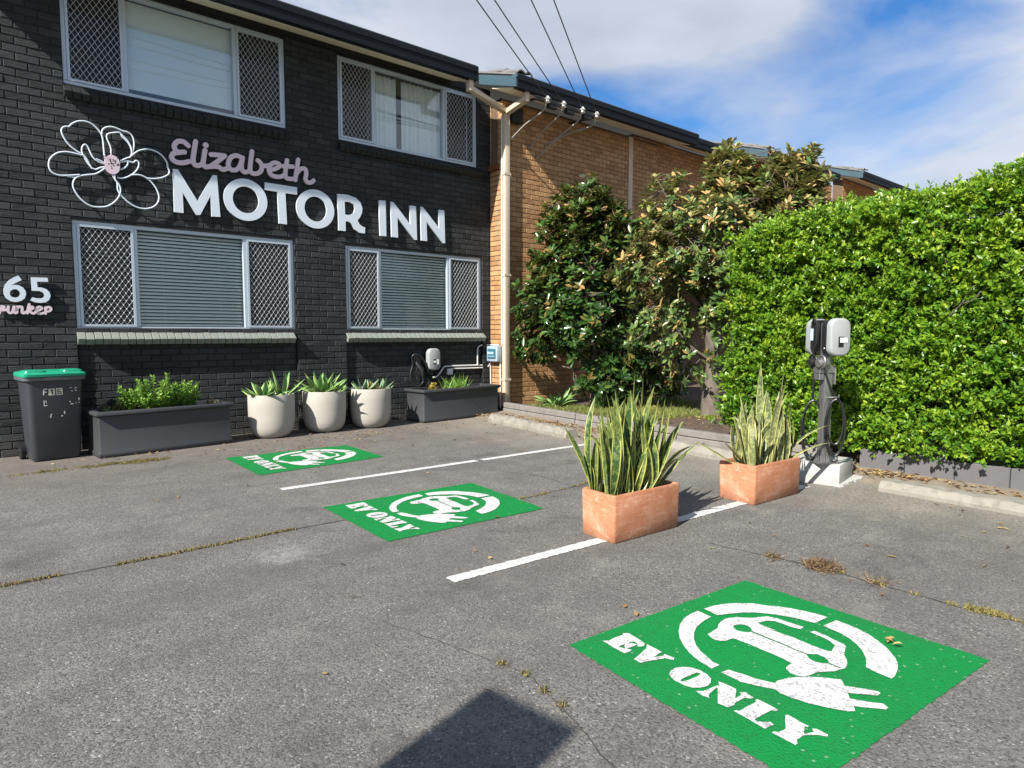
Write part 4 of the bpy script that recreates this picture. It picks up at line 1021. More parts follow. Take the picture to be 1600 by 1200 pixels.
def eaves(parent, x0, x1, yw, zt, ztw, left_end=True, right_end=True, barge=True, tiles=True, over=0.66, extra=0.0):
    """gutter, soffit, roof slab, end barge boards with tile ends. zt = gutter top"""
    P = Vector(parent.location)
    yf = yw - over
    g = MB()
    prof = [(yf, zt - 0.205), (yf - 0.004, zt - 0.100), (yf - 0.018, zt - 0.090), (yf - 0.018, zt - 0.016), (yf - 0.006, zt), (yf + 0.010, zt - 0.004), (yf + 0.012, zt - 0.05), (yf + 0.10, zt - 0.05), (yf + 0.10, zt - 0.205)]
    g.prism([(a, b) for a, b in prof], [], lambda a, b, d: (d, a, b), x0, x1)
    g.build('gutter', M['gutter'], parent, loc=-P)
    s = MB()
    zs0, zs1 = zt - 0.195, ztw
    s.add([(x0 + .02, yf + 0.10, zs0), (x1 - .02, yf + 0.10, zs0), (x1 - .02, yw, zs1), (x0 + .02, yw, zs1),
           (x0 + .02, yf + 0.10, zs0 + .02), (x1 - .02, yf + 0.10, zs0 + .02), (x1 - .02, yw, zs1 + .02), (x0 + .02, yw, zs1 + .02)],
          [(0, 3, 2, 1), (4, 5, 6, 7), (0, 1, 5, 4), (2, 3, 7, 6), (1, 2, 6, 5), (3, 0, 4, 7)])
    s.build('soffit', M['soffit'], parent, loc=-P)
    sl = math.tan(R(18))
    yr0, yr1 = yf + 0.02, yw + 3.6
    zr0 = zt - 0.01
    r = MB()
    zr1 = zr0 + sl * (yr1 - yr0)
    r.add([(x0, yr0, zr0), (x1, yr0, zr0), (x1, yr1, zr1), (x0, yr1, zr1), (x0, yr0, zr0 + .03), (x1, yr0, zr0 + .03), (x1, yr1, zr1 + .03), (x0, yr1, zr1 + .03)],
          [(0, 3, 2, 1), (4, 5, 6, 7), (0, 1, 5, 4), (2, 3, 7, 6), (1, 2, 6, 5), (3, 0, 4, 7)])
    roof = r.build('roof', M['roof_tile'], parent, loc=-P)
    if tiles:
        t = MB()
        n = 7
        for k in range(n):
            y0_ = -0.20 + 0.4 * k / n; 
        xs = [-0.15 + 0.3 * k / 8 for k in range(9)]
        hs = [0.035 * abs(math.sin(k / 8 * 2 * math.pi)) for k in range(9)]
        for k in range(8):
            a, b = xs[k], xs[k + 1]
            t.add([(a, -0.19, hs[k]), (b, -0.19, hs[k + 1]), (b, 0.21, hs[k + 1] + 0.13 - 0.02), (a, 0.21, hs[k] + 0.13 - 0.02),
                   (a, -0.19, hs[k] - 0.022), (b, -0.19, hs[k + 1] - 0.022), (b, 0.21, hs[k + 1] + 0.088), (a, 0.21, hs[k] + 0.088)],
                  [(0, 1, 2, 3), (4, 5, 1, 0), (7, 4, 0, 3)] if k == 0 else [(0, 1, 2, 3), (4, 5, 1, 0)])
        me = t.mesh('roof_tile')
        me.materials.append(M['roof_tile'])
        for j in range(2):
            for i in range(1):
                o = bpy.data.objects.new('roof_tile', me)
                COL.objects.link(o); o.parent = roof
                yy = yr0 + 0.17 + j * 0.33
                o.location = (x0 + 0.16 + i * 0.28, yy, zr0 + 0.006 + sl * (yy - yr0))
                o.rotation_euler = (random.gauss(0, .01), random.gauss(0, .01), random.gauss(0, .015))
    if barge:
        b = MB()
        y0_, y1_ = yf + 0.005, yf + 0.95
        zb = lambda y: zt - 0.20 + sl * 0.98 * (y - yf)
        hgt = 0.155
        b.add([(x0 - .025, y0_, zb(y0_)), (x0 - .002, y0_, zb(y0_)), (x0 - .002, y1_, zb(y1_)), (x0 - .025, y1_, zb(y1_)),
               (x0 - .025, y0_, zb(y0_) + hgt), (x0 - .002, y0_, zb(y0_) + hgt), (x0 - .002, y1_, zb(y1_) + hgt), (x0 - .025, y1_, zb(y1_) + hgt)],
              [(0, 3, 2, 1), (4, 5, 6, 7), (0, 1, 5, 4), (2, 3, 7, 6), (1, 2, 6, 5), (3, 0, 4, 7)])
        b.box(x0 - .027, x0 - .002, yf - 0.016, yf + 0.10, zt - 0.06, zt - 0.002)
        b.build('barge_board', M['teal'], parent, loc=-P)
    return roof

eaves(front, -0.36, 6.13, D, 5.40, 5.375, barge=True, tiles=False)

# ---------------- tan brick wing
D2, X2 = 8.50, 6.87
tan = thing('motel_wing', 'tan brick wing with a cream downpipe at its corner, partly behind two magnolias', 'building', (9, 8.7, 0))
SW = (8.585, 8.79, 4.16, 5.10)     # narrow side window in the return wall (along y)
X2E = 10.97
bl = brick_list(X2, X2E, 0, 5.16, [(10.06, 10.19, 0, 5.16)], [])
lay(tan, bl, 'tan_brick', lambda s, o, z: (s, D2 + o, z), 0.0, 270, lambda b: cam_dist(((b[0] + b[1]) / 2, D2, b[2])) + (5 if (1.0 < b[2] < 3.2 and b[0] > 7.4) or (b[2] <= 1 and b[0] > 8) else 0) - 3 * (b[1] - b[0] > 0.15))
solid_wall(tan, X2, X2E, 0, 5.20, [], lambda m, a, b, c, d: m.box(a + .0085, b - .0085, D2 + 0.0085, D2 + 0.30, c, d), M['tan_mortar'])
bl = brick_list(0, D - D2 - 0.001, 0, 5.16, [(D - SW[1], D - SW[0], SW[2], SW[3])], [])
lay(tan, bl, 'tan_brick', lambda s, o, z: (X2 + o, D - s, z), R(-90), 30, lambda b: b[2] * (1 if b[2] > 1.2 else 3), stuff_name='return_brick_course')
solid_wall(tan, D2 + 0.012, D + 0.25, 0, 5.20, [(SW[0], SW[1], SW[2], SW[3])], lambda m, a, b, c, d: m.box(X2 + 0.0085, X2 + 0.25, a, b, c, d), M['tan_mortar'], 'return_wall')
PT = -Vector(tan.location)
m = MB()
for a, b, c, d in ((SW[0], SW[1], SW[2], SW[2] + .03), (SW[0], SW[1], SW[3] - .03, SW[3]), (SW[0], SW[0] + .03, SW[2] + .03, SW[3] - .03), (SW[1] - .045, SW[1], SW[2] + .03, SW[3] - .03)):
    m.box(X2 + 0.01, X2 + 0.07, a, b, c, d)
sw = m.build('side_window', M['alu'], tan, loc=PT)
m = MB(); m.box(X2 + 0.045, X2 + 0.05, SW[0] + .03, SW[1] - .045, SW[2] + .03, SW[3] - .03)
m.build('pane', M['glass'], sw)
m = MB(); m.box(X2 + 0.20, X2 + 0.22, SW[0] - .05, SW[1] + .05, SW[2] - .05, SW[3] + .05)
m.build('dark_room', M['interior'], sw)
m = MB()
for k in range(3):
    y = SW[0] - 0.02 + k * 0.083
    m.box(X2 - 0.055, X2 + 0.06, y + .004, y + .079, SW[2] - 0.095, SW[2] - 0.005)
m.build('brick_sill', M['brown_brick'], tan, loc=PT, bevel=0.004, seg=1)
m = MB(); m.box(10.065, 10.185, D2 - 0.012, D2 + 0.03, 0, 5.19)
m.build('cover_strip', M['cream'], tan, loc=PT)
eaves(tan, 6.65, 11.42, D2, 5.335, 5.295)
# downpipe with its two offset heads
m = MB()
m.box(6.862, 6.972, D2 - 0.095, D2 - 0.006, 0.10, 5.00)
dp = m.build('downpipe', M['cream'], tan, loc=PT, bevel=0.01, seg=2)
m = MB()
for z in (0.55, 2.3, 3.95):
    m.box(6.85, 6.99, D2 - 0.100, D2 - 0.004, z, z + 0.035)
m.build('pipe_clip', M['cream'], dp)
m = MB(); m.box(6.975, 7.03, D2 - 0.05, D2 - 0.006, 3.93, 3.99)
m.build('junction_box', M['cream'], dp)
def offset_pipe(a, b, c):
    m = MB()
    m.bar(a, b, 0.10, 0.075, (0, 0, 1)); 
    m.bar((a[0], a[1], a[2] - 0.045), (a[0], a[1], c), 0.10, 0.08, (1, 0, 0))
    m.build('offset_pipe', M['cream'], tan, loc=PT, bevel=0.008, seg=2)
offset_pipe((6.04, 8.25, 5.08), (6.90, 8.44, 4.97), 5.20)
offset_pipe((6.90, 7.93, 5.03), (6.915, 8.44, 4.95), 5.14)

# ---------------- rear wings, stepping up the slope
def rear_wing(label, x0, x1, yw, zt, ztw, wins, barge, n=0, xe=0.42):
    r = thing('motel_wing', label, 'building', ((x0 + x1) / 2, yw + 0.2, 0))
    P = -Vector(r.location)
    bl = [b for b in brick_list(x0, x1, 0, ztw - 0.03, wins, []) if b[2] > 2.4]
    lay(r, bl, 'tan_brick', lambda s, o, z: (s, yw + o, z), 0.0, n, lambda b: cam_dist((b[0], yw, b[2])))
    solid_wall(r, x0, x1, 0, ztw, wins, lambda m, a, b, c, d: m.box(a, b, yw + 0.0085, yw + 0.3, c, d), M['tan_mortar'])
    for (a, b, c, d) in wins:
        m = MB()
        for p, q, s_, t_ in ((a, b, c, c + .05), (a, b, d - .05, d), (a, a + .05, c + .05, d - .05), (b - .05, b, c + .05, d - .05), ((a + b) / 2 - .025, (a + b) / 2 + .025, c + .05, d - .05)):
            m.box(p, q, yw + .03, yw + .09, s_, t_)
        w = m.build('porch_opening', M['brown_brick'], r, loc=P)
        m = MB(); m.box(a - .1, b + .1, yw + .45, yw + .47, c - .1, d + .1); m.build('dark_room', M['interior'], w)
    eaves(r, x0 - (0.28 if barge else 0), x1 + xe, yw, zt, ztw, barge=barge, tiles=barge)
    return r
wc = rear_wing('set back brick wing behind the taller magnolia, with a railed walkway', 10.97, 15.0, 9.16, 5.60, 5.57, [], False, 0, -0.5)
wd = rear_wing('brick wing showing its dark eaves between the taller magnolia and the hedge top', 15.0, 19.55, 8.82, 5.72, 5.69, [(16.9, 17.45, 3.2, 5.2), (17.75, 18.4, 3.2, 5.2)], True, 0, -1.0)
we = rear_wing('farthest brick wing, with a pale teal eave end above the hedge', 19.55, 24.0, 8.50, 5.86, 5.83, [], True)
m = MB()
for k in range(24):
    m.box(11.2 + k * 0.14, 11.23 + k * 0.14, 8.30, 8.33, 2.55, 3.45)
m.box(11.1, 14.6, 8.285, 8.345, 3.45, 3.50); m.box(11.1, 14.6, 8.285, 8.345, 2.50, 2.55)
m.box(11.0, 14.7, 8.28, 9.16, 2.36, 2.49)
m.build('balustrade', M['pipe_grey'], wc, loc=-Vector(wc.location))

# ================================================================== SIGNS ON THE BLACK WALL
def ribbon(m, pts, hw, fn, d0, d1):
    P = [Vector((p[0], p[1])) for p in catmull([(p[0], p[1], 0) for p in pts], 5)] if len(pts) > 2 else [Vector(p) for p in pts]
    n0 = len(m.v)
    n = len(P)
    for i, p in enumerate(P):
        t = (P[min(i + 1, n - 1)] - P[max(i - 1, 0)]).normalized()
        s = Vector((-t.y, t.x)) * hw
        e = 0.0016 * i / n
        for q, d in ((p + s, d1 + e), (p - s, d1 + e), (p - s, d0), (p + s, d0)):
            m.v.append(tuple(fn(q.x, q.y, d)))
    for i in range(n - 1):
        a = n0 + 4 * i
        for k in range(4):
            m.f.append((a + k, a + (k + 1) % 4, a + 4 + (k + 1) % 4, a + 4 + k))
    for p, e, o in ((P[0], -0.0004, 0.0), (P[-1], 0.0021, 0.0)):
        ring = [(p.x + hw * math.cos(k * math.pi / 6), p.y + hw * math.sin(k * math.pi / 6)) for k in range(12)]
        m.prism(ring, [], fn, d0, d1 + e)

wall_pt = lambda a, b, d: (a, D - d, b)
sg = thing('motel_sign', 'wall sign with a pale pink script word over large white capital letters', 'sign', (3.9, D, 2.8))
PS = -Vector(sg.location)
for poly in LETTERS:
    m = MB(); m.prism(poly[0], poly[1:], wall_pt, 0.018, 0.045)
    m.build('letter', M['sign_white'], sg, loc=PS)
m = MB()
for i, st in enumerate(SCRIPT):
    ribbon(m, st, 0.028, wall_pt, 0.018, 0.043 + 0.0022 * (i % 4))
m.prism([(SCRIPT_DOT[0] + 0.034 * math.cos(k * math.pi / 8), SCRIPT_DOT[1] + 0.034 * math.sin(k * math.pi / 8)) for k in range(16)], [], wall_pt, 0.018, 0.043)
m.build('script_word', M['sign_pink'], sg, loc=PS)

fl = thing('flower_emblem', 'flower outline of white tubing with a pink speckled centre on the black wall', 'wall emblem', (1.35, D, 3.3))
PF = -Vector(fl.location)
for i, st in enumerate(FLOWER):
    m = MB()
    pts = [(p.x, D - 0.042 - 0.002 * (i % 5), p.y) for p in catmull([(a, b, 0) for a, b in st], 4)]
    m.tube(pts, 0.0092, 6)
    m.build('petal_outline', M['sign_white'], fl, loc=PF, smooth=True)
m = MB()
m.prism([(p.x, p.y) for p in catmull([(a, b, 0) for a, b in FLOWER_CENTRE + FLOWER_CENTRE[:1]], 3)[:-1]], [], wall_pt, 0.02, 0.062)
ce = m.build('flower_centre', M['sign_pink'], fl, loc=PF)
m = MB()
for k in range(46):
    a, b = random.gauss(1.357, 0.045), random.gauss(3.285, 0.06)
    if k < 18: b = 3.28 + random.gauss(0.02, 0.02)
    r_ = random.uniform(0.003, 0.0085)
    m.prism([(a + r_ * math.cos(q * math.pi / 3), b + r_ * math.sin(q * math.pi / 3)) for q in range(6)], [], wall_pt, 0.06, 0.0635 + k * 1e-5)
m.build('speckle', M['black_mortar'], ce, kind='stuff', loc=(0, 0, 0))

nm = thing('street_number', 'white number 65 over a pink script street name at the wall end', 'house number', (0.5, D, 1.6))
PN = -Vector(nm.location)
for poly in NUMBERS:
    m = MB(); m.prism(poly[0], poly[1:], wall_pt, 0.018, 0.045)
    m.build('digit', M['sign_white'], nm, loc=PN)
m = MB()
for i, st in enumerate(STREET):
    ribbon(m, st, 0.0125, wall_pt, 0.012, 0.03 + 0.0022 * (i % 4))
m.build('script_name', M['sign_pink'], nm, loc=PN)

# ================================================================== METER BOX, CONDUITS, WALL CHARGER
mt = thing('meter_box', 'small blue grey meter box with a smoky window on the tan return wall', 'meter box', (6.81, 8.65, 0.87))
m = MB(); m.box(-0.05, 0.055, -0.155, 0.135, 0, 0.26)
m.build('case', M['meter_grey'], mt, bevel=0.014, seg=2)
m = MB(); m.box(-0.066, -0.0505, -0.115, 0.095, 0.05, 0.215)
mw = m.build('window', M['meter_window'], mt, bevel=0.006, seg=1)
m = MB()
for k in range(4): m.box(-0.0695, -0.0665, 0.055 - k * 0.042, 0.081 - k * 0.042, 0.125, 0.165)
m.box(-0.0695, -0.0665, -0.10, 0.08, 0.085, 0.092)
m.build('breaker_label', M['blue_screen'], mw)

cd = thing('conduit', 'pale grey conduit pipes running from the wall charger to the meter box', 'pipe', (6.3, 8.84, 0.7))
PC = -Vector(cd.location)
YC = 8.842
def pipe(pts, r_, name='pipe', parent=cd, mat='pipe_grey', off=PC, n=4):
    m = MB(); m.tube(catmull(pts, n), r_, 8)
    return m.build(name, M[mat], parent, smooth=True, loc=off)
pipe([(5.70, YC, 0.63), (5.78, YC, 0.645), (5.86, YC, 0.72), (5.92, YC, 0.79), (6.0, YC, 0.805), (6.4, YC, 0.805), (6.70, YC, 0.80), (6.79, YC, 0.775), (6.83, YC, 0.72)], 0.0135)
pipe([(6.07, YC - .004, 0.762), (6.4, YC - .004, 0.758), (6.74, YC - .004, 0.758), (6.81, YC - .006, 0.765), (6.83, 8.80, 0.80), (6.83, 8.76, 0.88)], 0.012)
pipe([(6.60, YC - .012, 0.805), (6.60, YC - .012, 0.93), (6.60, YC - .01, 1.05), (6.63, YC, 1.115), (6.70, YC, 1.145), (6.80, 8.83, 1.148), (6.845, 8.74, 1.148), (6.85, 8.55, 1.148)], 0.012)
pipe([(6.84, 8.78, 0.80), (6.845, 8.78, 0.5), (6.845, 8.775, 0.40), (6.845, 8.70, 0.36), (6.845, 8.58, 0.345), (6.845, 8.53, 0.30), (6.845, 8.515, 0.08)], 0.010)
pipe([(6.848, 8.475, 4.9), (6.848, 8.475, 3.0), (6.848, 8.475, 1.15)], 0.013)
pipe([(6.845, 8.52, 0.87), (6.845, 8.515, 0.5), (6.845, 8.515, 0.09)], 0.011)
m = MB(); m.box(5.985, 6.085, 8.82, 8.865, 0.665, 0.765)
m.build('junction_box', M['pipe_grey'], cd, loc=PC, bevel=0.006, seg=2)

def rounded_prism(m, cx, cz, w, h, r_, y0, y1, dome=0.0):
    ring = []
    for sx, sz, a0 in ((1, 1, 0), (-1, 1, 90), (-1, -1, 180), (1, -1, 270)):
        for k in range(6):
            a = R(a0 + 18 * k)
            ring.append((cx + sx * (w / 2 - r_) + r_ * math.cos(a), cz + sz * (h / 2 - r_) + r_ * math.sin(a)))
    n = len(ring)
    layers = [(y1, 1.0), (y0 + (y1 - y0) * 0.35, 1.0), (y0 + (y1 - y0) * 0.1, 0.97), (y0, 0.88)]
    n0 = len(m.v)
    for y, s in layers:
        for a, b in ring: m.v.append((cx + (a - cx) * s, y, cz + (b - cz) * s))
    for i in range(len(layers) - 1):
        for k in range(n):
            a, b = n0 + i * n + k, n0 + i * n + (k + 1) % n
            m.f.append((a, b, b + n, a + n))
    m.f.append(tuple(n0 + k for k in range(n)))
    m.f.append(tuple(n0 + 3 * n + k for k in range(n))[::-1])

wcg = thing('wall_charger', 'pale grey car charger on the black wall above the charcoal trough', 'car charger', (5.665, 8.86, 0.93))
m = MB(); rounded_prism(m, 0, 0, 0.225, 0.35, 0.075, -0.145, -0.06); m.build('cover', M['charger_white'], wcg, smooth=True)
m = MB(); rounded_prism(m, 0, 0, 0.20, 0.32, 0.06, -0.058, 0.003); m.build('back_housing', M['black_plastic'], wcg, smooth=True)
m = MB(); m.box(-0.025, 0.025, -0.149, -0.143, -0.075, 0.005); m.build('status_panel', M['black_plastic'], wcg)
m = MB(); m.box(-0.022, 0.02, -0.1525, -0.1495, -0.055, -0.02); m.box(0.03, 0.075, -0.148, -0.143, -0.08, 0.0); m.build('sticker', M['sticker'], wcg)
m = MB(); m.tube(catmull([(-0.04, -0.08, -0.17), (-0.03, -0.10, -0.25), (-0.09, -0.11, -0.20), (-0.17, -0.11, -0.04), (-0.26, -0.10, 0.06), (-0.33, -0.08, 0.085), (-0.37, -0.06, 0.04), (-0.36, -0.06, -0.08), (-0.40, -0.06, -0.22), (-0.39, -0.07, -0.36), (-0.30, -0.09, -0.42), (-0.20, -0.10, -0.36), (-0.22, -0.08, -0.20), (-0.30, -0.06, -0.05)], 6), 0.014, 8)
m.tube(catmull([(-0.30, -0.05, 0.02), (-0.35, -0.05, -0.12), (-0.34, -0.05, -0.3), (-0.26, -0.06, -0.40), (-0.16, -0.07, -0.36)], 6), 0.014, 8)
m.build('charging_cable', M['cable'], wcg, smooth=True)
m = MB(); m.box(-0.345, -0.235, -0.09, 0.003, -0.05, 0.09); m.tube([(-0.30, -0.06, -0.04), (-0.25, -0.14, -0.16), (-0.235, -0.15, -0.26)], [0.035, 0.04, 0.028], 10)
m.build('plug_holster', M['black_plastic'], wcg, smooth=True)

# ================================================================== WHEELIE BIN
bn = thing('wheelie_bin', 'charcoal wheelie bin with a bright green lid and worn stick-on letters', 'bin', (0.62, 8.46, 0), R(7))
def rrect(cx, cy, w, d, r_, z, seg=4):
    out = []
    for sx, sy, a0 in ((1, 1, 0), (-1, 1, 90), (-1, -1, 180), (1, -1, 270)):
        for k in range(seg + 1):
            a = R(a0 + 90 * k / seg)
            out.append((cx + sx * (w / 2 - r_) + r_ * math.cos(a), cy + sy * (d / 2 - r_) + r_ * math.sin(a), z))
    return out
def loft(m, rings, cap0=True, cap1=True):
    n0 = len(m.v); n = len(rings[0])
    for r_ in rings: m.v += [tuple(p) for p in r_]
    for i in range(len(rings) - 1):
        for k in range(n):
            a, b = n0 + i * n + k, n0 + i * n + (k + 1) % n
            m.f.append((a, b, b + n, a + n))
    if cap0: m.f.append(tuple(n0 + k for k in range(n))[::-1])
    if cap1: m.f.append(tuple(n0 + (len(rings) - 1) * n + k for k in range(n)))
m = MB()
loft(m, [rrect(0, 0.01, 0.42, 0.34, .05, 0.012), rrect(0, 0.01, 0.44, 0.36, .055, 0.05), rrect(0, 0.0, 0.475, 0.42, .055, 0.50), rrect(0, 0, 0.50, 0.46, .055, 0.845), rrect(0, 0, 0.50, 0.46, .055, 0.850)])
m.build('body', M['bin_body'], bn, smooth=True)
m = MB()
loft(m, [rrect(0, 0, 0.505, 0.465, .055, 0.845), rrect(0, 0, 0.555, 0.50, .06, 0.853), rrect(0, 0, 0.56, 0.505, .06, 0.885), rrect(0, 0, 0.545, 0.49, .06, 0.89)])
m.build('rim', simple('grey bin rim', (0.10, 0.105, 0.12), 0.4), bn, smooth=True)
m = MB()
loft(m, [rrect(0, -0.005, 0.555, 0.515, .05, 0.892), rrect(0, -0.005, 0.56, 0.52, .05, 0.918), rrect(0, 0.0, 0.545, 0.50, .05, 0.930), rrect(0, 0.02, 0.40, 0.36, .05, 0.950)])
for sx in (-1, 1):
    loft(m, [rrect(sx * 0.165, -0.12, 0.19, 0.22, .03, 0.926), rrect(sx * 0.165, -0.12, 0.17, 0.20, .03, 0.955), rrect(sx * 0.165, -0.11, 0.12, 0.13, .03, 0.962)])
m.build('lid', M['bin_lid'], bn, smooth=True)
m = MB(); m.tube([(-0.26, 0.262, 0.885), (0.26, 0.262, 0.885)], 0.014, 8); m.build('handle', M['bin_body'], bn, smooth=True)
m = MB(); m.tube([(-0.27, 0.175, 0.095), (0.27, 0.175, 0.095)], 0.011, 8); m.build('axle', M['steel'], bn, smooth=True)
for sx in (-1, 1):
    m = MB(); m.tube([(sx * 0.225, 0.175, 0.095), (sx * 0.268, 0.175, 0.095)], 0.095, 18)
    m.build('wheel', M['black_plastic'], bn)
def bin_mark(name, segs, w, mat):
    m = MB()
    for (x0, z0, x1, z1) in segs:
        yf = lambda z: -(0.21 + (0.23 - 0.21) * (z - 0.5) / 0.345) - 0.0035
        m.bar((x0, yf(z0), z0), (x1, yf(z1), z1), w, 0.003, (0, 1, 0))
    return m.build(name, mat, bn)
worn = simple('worn sticker white', (0.62, 0.62, 0.60), 0.6, var=0.4, scale=60)
stick = simple('yellowed sticker', (0.62, 0.60, 0.45), 0.6, var=0.15, scale=40)
bin_mark('sticker_letter', [(-0.105, 0.70, -0.105, 0.765), (-0.105, 0.762, -0.075, 0.762), (-0.105, 0.733, -0.082, 0.733)], 0.010, worn)
bin_mark('number_sticker', [(-0.035, 0.695, -0.035, 0.765)], 0.055, stick)
bin_mark('number_sticker', [(0.032, 0.695, 0.032, 0.768)], 0.055, stick)
m = MB()
def bs(m, segs, w, dy):
    for (x0, z0, x1, z1) in segs:
        yf = lambda z: -(0.21 + 0.02 * (z - 0.5) / 0.345) - dy
        m.bar((x0, yf(z0), z0), (x1, yf(z1), z1), w, 0.003, (0, 1, 0))
bs(m, [(-0.032, 0.705, -0.032, 0.757), (-0.045, 0.745, -0.033, 0.755)], 0.010, 0.0062)
bs(m, [(0.018, 0.71, 0.018, 0.755), (0.018, 0.709, 0.045, 0.709), (0.045, 0.71, 0.045, 0.73), (0.018, 0.731, 0.045, 0.731), (0.018, 0.755, 0.042, 0.755)], 0.007, 0.0062)
m.build('printed_digit', M['black_plastic'], bn)
bin_mark('worn_lettering', [(0.125, 0.765, 0.14, 0.765), (0.135, 0.735, 0.15, 0.728), (0.165, 0.758, 0.19, 0.765), (0.17, 0.74, 0.185, 0.733), (-0.104, 0.585, -0.104, 0.645), (-0.09, 0.642, -0.085, 0.615), (-0.10, 0.588, -0.078, 0.592),
                            (0.118, 0.622, 0.128, 0.612), (0.128, 0.592, 0.152, 0.592), (0.175, 0.60, 0.180, 0.60), (0.205, 0.655, 0.205, 0.63), (0.205, 0.605, 0.205, 0.60), (-0.06, 0.465, -0.045, 0.47), (-0.05, 0.48, -0.045, 0.50), (0.04, 0.47, 0.055, 0.472), (0.07, 0.49, 0.072, 0.52)], 0.0075, worn)

# ================================================================== CHARCOAL TROUGHS
def trough(label, loc, rz, L, dpt, h):
    t = thing('planter_trough', label, 'planter', loc, rz, 'charcoal troughs along the motel wall')
    o = 0.025
    m = MB()
    rings = [rrect(L / 2, dpt / 2, L - 0.02, dpt - 0.02, .012, 0.0, 2), rrect(L / 2, dpt / 2, L, dpt, .012, 0.012, 2), rrect(L / 2, dpt / 2, L, dpt, .012, 0.055, 2), rrect(L / 2, dpt / 2, L - 0.024, dpt - 0.024, .012, 0.068, 2),
             rrect(L / 2, dpt / 2, L - 0.024, dpt - 0.024, .012, h - 0.055, 2), rrect(L / 2, dpt / 2, L + 0.04, dpt + 0.04, .012, h - 0.04, 2), rrect(L / 2, dpt / 2, L + 0.05, dpt + 0.05, .02, h - 0.012, 2), rrect(L / 2, dpt / 2, L + 0.03, dpt + 0.03, .02, h, 2),
             rrect(L / 2, dpt / 2, L - 0.07, dpt - 0.07, .02, h, 2), rrect(L / 2, dpt / 2, L - 0.08, dpt - 0.08, .02, h - 0.09, 2)]
    loft(m, rings, True, False)
    m.build('trough_body', M['dark_trough'], t, smooth=True)
    m = MB(); m.add(rrect(L / 2, dpt / 2, L - 0.079, dpt - 0.079, .02, h - 0.07, 2), [tuple(range(12))])
    m.build('soil', M['soil'], t)
    return t
trough('longer charcoal trough by the wheelie bin, holding a leafy green bush', (0.985, 8.065, 0), R(6.0), 1.42, 0.46, 0.50)
trough('charcoal trough under the wall charger, with small spiky and yellow plants', (5.13, 8.20, 0), R(4.6), 1.54, 0.47, 0.50)

def bush(name, label, cat, c, rx, ry, rz_, n, L, mat, stems=26):
    t = thing(name, label, cat, c)
    m = MB()
    tips = []
    for k in range(stems):
        a = random.uniform(0, 2 * math.pi); q = math.sqrt(random.random())
        tip = Vector((rx * q * math.cos(a), ry * q * math.sin(a), rz_ * random.uniform(0.45, 1.0) * math.sqrt(max(0.1, 1 - 0.55 * q * q))))
        base = Vector((tip.x * 0.55, tip.y * 0.4, 0))
        m.tube(catmull([base, base.lerp(tip, 0.5) + Vector((0, 0, 0.03)), tip], 3), 0.004, 5)
        tips.append((base, tip))
    m.build('stem', M['bark'], t, kind='stuff')
    P, Dd, tn = [], [], []
    for base, tip in tips:
        for j in range(n):
            f = random.uniform(0.25, 1.0)
            p = base.lerp(tip, f)
            P.append(tuple(p)); a = random.uniform(0, 6.28)
            Dd.append((math.cos(a), math.sin(a), random.uniform(-0.1, 1.3) if f < 0.9 else 1.4)); tn.append(0.25 + 0.5 * f + random.uniform(-.2, .25))
    P, Dd = np.array(P), np.array(Dd); N = len(P)
    V, F, k = long_leaves(P, Dd, np.tile([[0, 0, 1.]], (N, 1)) + rng.normal(size=(N, 3)) * .4, L * rng.uniform(.6, 1.15, N), L * 0.42 * rng.uniform(.8, 1.1, N), 0.2, 0.1)
    link('foliage', np_mesh('foliage', V, F, np.repeat(np.array(tn), k)), mat, t, 'stuff')
    return t
bush('leafy_bush', 'bright green rounded bush growing in the trough beside the bin', 'bush', (1.66, 8.38, 0.43), 0.46, 0.20, 0.44, 70, 0.050, M['shrub'], 80)
bush('leafy_bush', 'tiny tuft at the right end of the bush trough', 'plant', (2.24, 8.45, 0.43), 0.07, 0.05, 0.12, 16, 0.035, M['moss'], 9)
bush('succulent', 'small yellow succulent under the wall charger cable', 'succulent', (5.42, 8.38, 0.43), 0.085, 0.06, 0.17, 26, 0.035, M['yellow_succ'], 14)
g = thing('spiky_grass', 'clump of thin spiky green leaves in the trough under the wall charger', 'plant', (5.82, 8.42, 0.43))
blades('grass_blades', [(random.gauss(0, 0.11), random.gauss(0, 0.05), 0) for k in range(14)], 12, 0.02, 0.26, 0.012, M['shrub'], g, 0.5)
g = thing('thin_sprig', 'thin bare sprigs standing between the bin and the green bush', 'plant', (1.13, 8.40, 0.43))
m = MB()
m.tube(catmull([(0, 0, 0), (-0.03, 0, 0.2), (-0.10, 0.01, 0.42)], 4), 0.004, 5); m.tube(catmull([(0.1, 0, 0), (0.12, 0, 0.2), (0.115, 0.01, 0.36)], 4), 0.004, 5)
m.build('stem', M['bark'], g)
blades('leaf_tuft', [(0.02, 0, 0.02), (0.10, 0, 0.05), (0.16, 0, 0.0)], 22, 0.03, 0.14, 0.016, M['magnolia'], g, 0.8)

